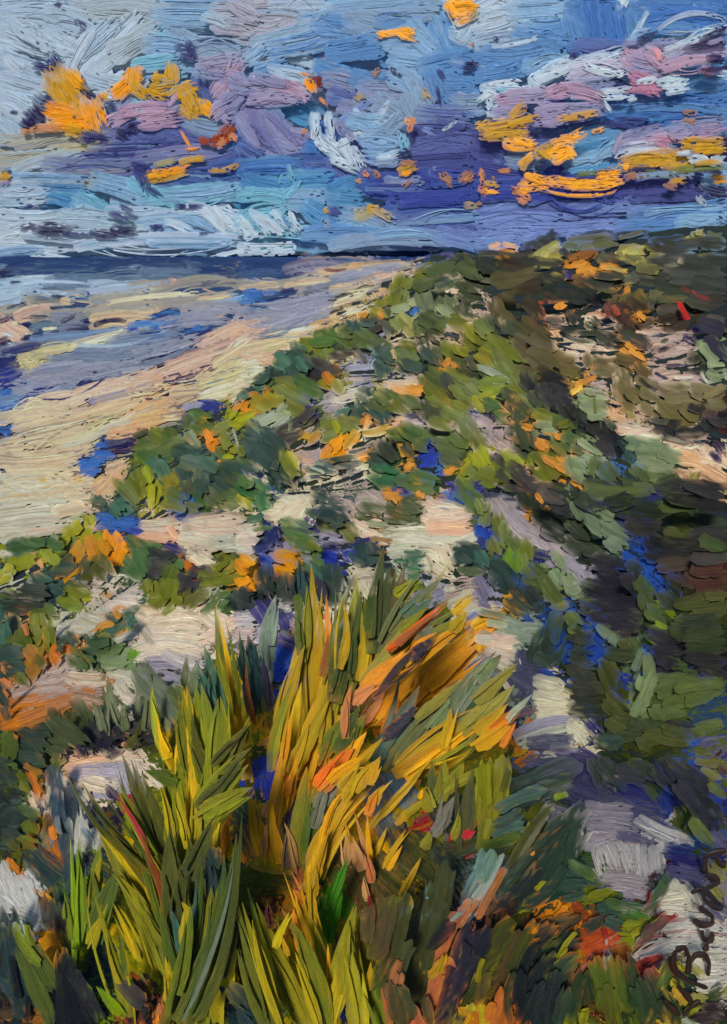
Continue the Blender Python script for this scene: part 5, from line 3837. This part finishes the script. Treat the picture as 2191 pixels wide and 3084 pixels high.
# undergrowth, sand and water under the surveyed marks
cover = Bag()
for y in np.arange(772, 3500, 20.0):
    step = 30
    for x in np.arange(-900, 3150, step):
        inside = -60 < x < 2250 and y < 3140
        if not inside and rng.uniform() < 0.55:
            continue
        xx, yy = x + rng.uniform(-14, 14), y + rng.uniform(-9, 9)
        tq = float(ground_t(xx, yy))
        P = E3 + rays(xx, yy) * tq
        if tq > 2300:
            continue
        if P[0] < -8.4:
            grp = 1
        elif P[0] > -7.4:
            grp = 2
        else:
            continue
        nn = near(grp, min(max(xx, 0), 2191), min(yy, 3084), 4)
        jj = rng.choice(nn)
        col = COLS[jj]
        big = 1.0 if inside else 1.7
        ang = math.atan2(DIRS[jj][1], DIRS[jj][0]) + rng.normal(0, 0.4 if grp == 2 else 0.12)
        flat = np.clip((yy - 770) / 400.0, 0.25, 1)
        if grp == 1:
            ln, w = rng.uniform(50, 90) * big, rng.uniform(14, 24) * flat * big
            if not inside:
                ang = math.atan2(-(yy - 768), -(xx - 1290)) if xx < 0 else ang
        else:
            ln, w = rng.uniform(30, 60) * big * (1 + (yy > 1700) * 0.5), rng.uniform(22, 36) * big * max(flat, 0.5)
        dx, dy = math.cos(ang) * ln / 2, math.sin(ang) * ln / 2
        bag = cover
        if grp == 1:
            bag = sea_bag if P[0] < -14 else beach_bag
        if yy - abs(dy) - w / 2 < 773 and P[0] < 0:
            continue
        drape(bag, [(xx - dx, yy - dy), (xx + dx, yy + dy)], w, col, COLS[rng.choice(nn)], fixed=float(rng.uniform(0.2, 0.9)), dens=0.8, amp=1.0 if grp == 2 else 0.3)
link('ground_cover', cover.mesh('ground_cover', M_ground), kind='stuff', label='low green, sandy and blue ground cover over the dune', category='ground cover')

# ------------------------------------------------------------------ leaf and blade meshes


UP = np.array([0, 0, 1.0])


def place_plane(samples, low, nrm, eps):
    """plane through the ground under the lowest point, brought forward until it clears what it overlaps"""
    y = low[1]
    tq = float(ground_t(low[0], y))
    while tq > 400 and y < low[1] + 60:
        y += 6
        tq = float(ground_t(low[0], y))
    Rs = rays(samples[:, 0], samples[:, 1])
    iy, ix = cells(samples)
    b = buf[iy, ix]
    A = E3 + rays(low[0], y) * tq + UP * 0.01
    den = Rs @ nrm
    den = np.where(np.abs(den) < 0.12, -0.12, den)
    ts = ((A - E3) @ nrm) / den
    ratio = np.min(np.where(ts > 0, b * (1 - eps) / np.maximum(ts, 1e-3), 1.0))
    kf = min(1.0, ratio)
    kf = max(kf, 0.45)
    off = ((A - E3) @ nrm) * kf
    return off, A


def on_plane(P2, nrm, off):
    d = rays(P2[..., 0], P2[..., 1])
    den = d @ nrm
    den = np.where(np.abs(den) < 0.12, -0.12, den)
    tt = off / den
    return E3 + d * tt[..., None], tt


def fill_buf(pa, pb, w, nrm, off):
    L = np.hypot(*(pb - pa))
    n1_ = max(int(L / 6), 2)
    n2_ = max(int(w / 6), 2)
    u = np.linspace(0, 1, n1_)[:, None, None]
    v = np.linspace(-0.45, 0.45, n2_)[None, :, None]
    d = (pb - pa) / max(L, 1e-6)
    P2 = pa + (pb - pa) * u + np.array([-d[1], d[0]]) * v * w
    _, tt = on_plane(P2, nrm, off)
    iy, ix = cells(P2)
    np.minimum.at(buf, (iy, ix), tt)


def c_right(p):
    return p[0] > 1640 and 900 < p[1] < 1500


def put_leaf(s, parent, base_loc, name='leaf'):
    pa, pb = s['pts'][0].copy(), s['pts'][-1].copy()
    w = s['w'] * 1.15
    L = np.hypot(*(pb - pa))
    if L < 3:
        pb = pb + np.array([4.0, 0])
        L = np.hypot(*(pb - pa))
    d = (pb - pa) / L
    pa, pb = pa - d * w * 0.2, pb + d * w * 0.2
    if L + 0.4 * w < w:
        pa, pb = pa - d * 0.2 * w, pb + d * 0.2 * w
    if c_right(pa):
        w *= 0.9
    c = (pa + pb) / 2
    perp = np.array([-d[1], d[0]])
    cand = [pa, pb, c + perp * w / 2, c - perp * w / 2]
    low = max(cand, key=lambda q: q[1])
    tc = rays(c[0], c[1])
    tc = -tc / np.linalg.norm(tc)
    nrm = tc * 0.62 + UP * 0.42 + rng.normal(0, 0.09, 3)
    nrm /= np.linalg.norm(nrm)
    smp = np.array([c, pa * .85 + pb * .15, pb * .85 + pa * .15, c + perp * w * .33, c - perp * w * .33,
                    pa * .6 + pb * .4, pb * .6 + pa * .4])
    off, A = place_plane(smp, low, nrm, 0.0030)
    P, tt = on_plane(np.array([pa, pb, c, c + perp * w / 2]), nrm, off)
    ax = P[1] - P[0]
    ln = np.linalg.norm(ax)
    ax /= ln
    wy = np.cross(nrm, ax)
    wd = 2 * abs((P[3] - P[2]) @ wy)
    fill_buf(pa, pb, w, nrm, off)
    G, H, UVg, nu, nv = ribbon(np.array([s['pts'][0], s['pts'][-1]]) if L > 6 else np.array([pa, pb]), w, 0.7, 0.05, 0.62)
    V, tg_ = on_plane(G, nrm, off)
    u_ = np.linspace(-1, 1, nu)[:, None]
    cup = 0.10 * w * u_ ** 2
    V = V + nrm * ((H * 1.5 + cup) * (tg_ / F))[..., None]
    bg_ = Bag()
    C = wet(G, s['col'], tints(s['col'], nu, nv, None, 0.15), nu, nv, 1.0)
    bg_.add((V - base_loc).reshape(-1, 3), quads(nu, nv), C, UVg.reshape(-1, 2))
    link(name, bg_.mesh(name, M_leaf), parent)
    return P[0]


def put_blade(s, parent, base_loc, name='blade'):
    pts = s['pts'].astype(float).copy()
    w = s['w'] * 1.42
    pts[-1] = pts[-1] + (pts[-1] - pts[0]) * 0.08
    pts[0] = pts[0] - (pts[-1] - pts[0]) * 0.08
    nu, nv = (14, 6)
    cen = path(pts, nu)
    if len(pts) == 2:
        dd = pts[1] - pts[0]
        bow = rng.normal(0, 0.035)
        cen = cen + np.array([-dd[1], dd[0]]) * (bow * np.sin(np.linspace(0, math.pi, nu)))[:, None]
    tan = np.gradient(cen, axis=0)
    tan /= np.linalg.norm(tan, axis=1, keepdims=True)
    nr = np.stack([-tan[:, 1], tan[:, 0]], -1)
    u = np.linspace(0, 1, nu)
    if name == 'blade':
        prof = np.minimum(1, 0.62 + 1.6 * u) * np.clip(1 - u ** 1.8, 0.02, 1) ** 0.85
    else:
        prof = np.minimum(1, 0.5 + 2.2 * u) * np.clip(1 - u ** 5, 0.08, 1) ** 0.6
    prof = prof * (1 + rng.normal(0, 0.045, nu))
    v = np.linspace(-0.5, 0.5, nv)
    G = cen[:, None, :] + nr[:, None, :] * (v[None, :, None] * w * prof[:, None, None])
    low = pts[0] if pts[0][1] > pts[-1][1] else pts[-1]
    tc = rays(*cen[nu // 2])
    tc = -tc / np.linalg.norm(tc)
    nrm = np.array([tc[0], tc[1], tc[2] * 0.35 + 0.15]) + rng.normal(0, 0.05, 3)
    nrm /= np.linalg.norm(nrm)
    off, A = place_plane(np.concatenate([cen[1:-1], G[2:-2, 1], G[2:-2, -2]]), low, nrm, 0.0035)
    P, tt = on_plane(G, nrm, off)
    iy, ix = cells(G)
    np.minimum.at(buf, (iy, ix), tt)
    pxm = float(tt.mean()) / F
    H = (np.array([-0.3, 0.2, -0.05, 0.12, 0.2, -0.3])[None, :] * w * 0.10 * prof[:, None] + rng.normal(0, 0.012, (nu, nv)) * w) * pxm
    P = P + nrm * H[..., None]
    b = Bag()
    UVg = np.stack(np.broadcast_arrays(u[:, None] * np.hypot(*(pts[-1] - pts[0])) * 0.8 + rng.uniform(0, 500), v[None, :] * w * prof[:, None]), -1)
    bc = np.clip(s['col'] * 1.16, 0, 0.9)
    C = wet(G, bc, tints(bc, nu, nv, None, 0.13), nu, nv, 0.75)
    b.add((P - base_loc).reshape(-1, 3), quads(nu, nv), C, UVg.reshape(-1, 2))
    o = link(name, b.mesh(name, M_leaf), parent)
    return P[0, nv // 2]


def stems(parent, base_loc, tips):
    made = 0
    for tp in tips:
        c = tp - base_loc
        gz = float(terrain(tp[0], tp[1] + 0.05))
        if not 0.02 < tp[2] - gz < 0.10 or made > 2:
            continue
        made += 1
        a = np.array([tp[0], tp[1] + 0.05, gz - 0.02]) - base_loc
        m = (a + c) / 2 + rng.normal(0, 0.004, 3)
        V, Fc = [], []
        for q, rq in ((a, .007), (m, .006), (c, .004)):
            for kk in range(5):
                an = kk * 1.2566
                V.append(tuple(map(float, q + np.array([math.cos(an) * rq, math.sin(an) * rq, 0]))))
        for rr_ in range(2):
            for kk in range(5):
                k2 = (kk + 1) % 5
                Fc.append((rr_ * 5 + kk, rr_ * 5 + k2, rr_ * 5 + 5 + k2, rr_ * 5 + 5 + kk))
        me = bpy.data.meshes.new('stem')
        me.from_pydata(V, [], Fc)
        me.uv_layers.new(name='UVMap')
        me.materials.append(M_ink)
        o = link('stem', me, parent)
        o.color = (0.05, 0.06, 0.02, 1)


GROUPS = {'shrub': 'shrubs growing over the dune', 'grass_tuft': 'tufts of dune grass in the front', 'broad': 'broad leaved plants in the front'}
THING = {'shrub': 'shrub', 'grass_tuft': 'grass_tuft', 'broad': 'broad_leaved_plant'}
last = None
covered_n = 0
ACC = [PAL[c] for c in ('gob', 'pe3', 'yp', 'or7', 'or5', 'or6', 'or4')]
roots = []
pending = []


def flush():
    for s in pending:
        c_ = s['pts'].mean(0)
        rt = min(roots, key=lambda q: (q[2][0] - c_[0]) ** 2 + (q[2][1] - c_[1]) ** 2)
        s['w'] *= 0.72
        s['pts'] = c_ + (s['pts'] - c_) * 0.8
        put_leaf(s, rt[0], rt[1], 'orange_fleck')  # orange ground mark repeated smaller on top of the plants
    pending.clear()


for sec in secs:
    if sec.kind in ('sky', 'cloud'):
        continue
    if sec.kind != 'shrub' and pending and roots and sec.kind != 'ground':
        flush()
    if sec.kind == 'ground' and roots:
        flush()
    if sec.kind in ('sea', 'beach', 'ground'):
        bag = {'sea': sea_bag, 'beach': beach_bag, 'ground': dune_bag}[sec.kind]
        grp = 2 if sec.kind == 'ground' else 1
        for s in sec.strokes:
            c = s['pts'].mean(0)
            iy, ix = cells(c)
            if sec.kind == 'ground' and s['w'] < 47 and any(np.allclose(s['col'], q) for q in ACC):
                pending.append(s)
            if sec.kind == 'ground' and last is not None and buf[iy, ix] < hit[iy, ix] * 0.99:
                put_leaf(s, last[0], last[1], 'leaf')  # ground mark lifted over a plant, built like its leaves
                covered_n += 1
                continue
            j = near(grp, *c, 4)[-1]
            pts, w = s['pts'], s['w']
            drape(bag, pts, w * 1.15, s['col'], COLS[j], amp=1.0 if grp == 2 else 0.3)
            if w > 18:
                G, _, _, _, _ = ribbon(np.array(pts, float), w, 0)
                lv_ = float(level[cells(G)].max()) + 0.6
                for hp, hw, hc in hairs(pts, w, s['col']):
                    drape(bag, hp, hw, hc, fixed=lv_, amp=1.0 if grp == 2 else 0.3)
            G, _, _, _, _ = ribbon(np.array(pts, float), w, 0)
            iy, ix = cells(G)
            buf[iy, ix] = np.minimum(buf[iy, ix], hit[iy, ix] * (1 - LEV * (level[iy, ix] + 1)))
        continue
    lowpt = max((p for s in sec.strokes for p in s['pts']), key=lambda q: q[1])
    cxm = np.mean([s['pts'][0][0] for s in sec.strokes])
    bt = float(ground_t(cxm, lowpt[1]))
    base = E3 + rays(cxm, lowpt[1]) * bt
    base[2] = terrain(base[0], base[1])
    root = link(THING[sec.kind], None, label=sec.label, category=sec.cat, group=GROUPS[sec.kind])
    root.location = base
    tips = []
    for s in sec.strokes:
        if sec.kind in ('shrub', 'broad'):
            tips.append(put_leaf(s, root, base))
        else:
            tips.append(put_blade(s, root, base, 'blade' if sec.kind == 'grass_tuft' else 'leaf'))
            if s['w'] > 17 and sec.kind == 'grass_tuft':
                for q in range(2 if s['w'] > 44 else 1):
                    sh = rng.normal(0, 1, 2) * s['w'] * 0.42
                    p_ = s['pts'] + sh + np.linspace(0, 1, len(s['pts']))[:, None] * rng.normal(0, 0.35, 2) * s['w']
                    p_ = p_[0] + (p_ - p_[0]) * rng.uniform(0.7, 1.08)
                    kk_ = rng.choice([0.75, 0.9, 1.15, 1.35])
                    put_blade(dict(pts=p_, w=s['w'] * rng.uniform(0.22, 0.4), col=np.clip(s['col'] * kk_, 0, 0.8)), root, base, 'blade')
    if sec.kind == 'shrub':
        stems(root, base, tips)
    last = (root, base)
    roots.append((root, base, np.mean([q['pts'].mean(0) for q in sec.strokes], axis=0)))

flush()
link('sea', sea_bag.mesh('sea', M_sea), kind='structure')
link('beach', beach_bag.mesh('beach', M_ground), kind='structure')
link('dune', dune_bag.mesh('dune', M_ground), kind='structure')

# ------------------------------------------------------------------ handwriting on the pale sand
INK = ["121,158 126,163 132,168", "145,158 139,162 134,168", "130,148 135,153 140,160",
       "129,125 127,133 129,140 137,145 150,150", "129,125 135,123 138,130 137,141", "137,134 142,128 148,128 151,134 150,142",
       "146,112 147,118 152,119 153,113", "150,119 149,123 148,126",
       "140,105 146,109 153,108 153,103 144,97", "139,88 144,85 148,86 153,91 160,98", "146,86 148,93 155,97 160,98",
       "148,76 154,77 157,81 150,85", "148,75 148,68 149,63 155,61 162,60", "155,64 158,69 162,70"]
LETTER = [0, 0, 0, 1, 1, 1, 2, 2, 3, 4, 4, 5, 6, 6]
base = E3 + rays(2120.0, 2900.0) * float(ground_t(2120.0, 2900.0))
root = link('handwriting', None, label='dark brown handwritten letters on the pale sand in the lower corner', category='handwriting')
root.location = base
V, Fc = [], []
for li, line in enumerate(INK):
    pp = np.array([[1440 + float(a) * S, 2284 + float(b) * S] for a, b in (q.split(',') for q in line.split())])
    seg = np.linspace(0, len(pp) - 1, (len(pp) - 1) * 6 + 1)
    xs = np.interp(seg, range(len(pp)), pp[:, 0])
    ys = np.interp(seg, range(len(pp)), pp[:, 1])
    for _ in range(2):
        xs[1:-1] = (xs[:-2] + xs[1:-1] * 2 + xs[2:]) / 4
        ys[1:-1] = (ys[:-2] + ys[1:-1] * 2 + ys[2:]) / 4
    cen = np.stack([xs, ys], -1)
    tg = np.gradient(cen, axis=0)
    tg /= np.linalg.norm(tg, axis=1, keepdims=True) + 1e-9
    nr = np.stack([-tg[:, 1], tg[:, 0]], -1)
    n = len(cen)
    wid = 8.5 * (1 + 0.25 * np.sin(np.linspace(0, 7, n) + rng.uniform(0, 6))) * np.minimum(1, np.minimum(np.arange(n) + 1, np.arange(n)[::-1] + 1) / 2.0)
    G = cen[:, None] + nr[:, None] * (np.array([-1, -.5, 0, .5, 1])[None, :, None] * wid[:, None, None])
    iy, ix = cells(G)
    tt = np.broadcast_to((buf[iy, ix] * 0.994).min(), iy.shape) * np.ones(iy.shape)
    lift = np.array([0, .012, .016, .012, 0])[None, :] * 0.5
    P = E3 + rays(G[..., 0], G[..., 1]) * (tt - lift)[..., None]
    n0 = len(V)
    V += [tuple(map(float, q)) for q in P.reshape(-1, 3)]
    for i in range(n - 1):
        for j in range(4):
            a = n0 + i * 5 + j
            Fc.append((a, a + 5, a + 6, a + 1))
    if li == len(INK) - 1 or LETTER[li + 1] != LETTER[li]:
        me = bpy.data.meshes.new('letter')
        me.from_pydata([tuple(np.array(q) - base) for q in V], [], Fc)
        me.uv_layers.new(name='UVMap')
        me.materials.append(M_ink)
        o = link('letter', me, root)
        o.color = (*lin('33241f'), 1)
        V, Fc = [], []
print('covered', covered_n, 'objects', len(scene.objects))
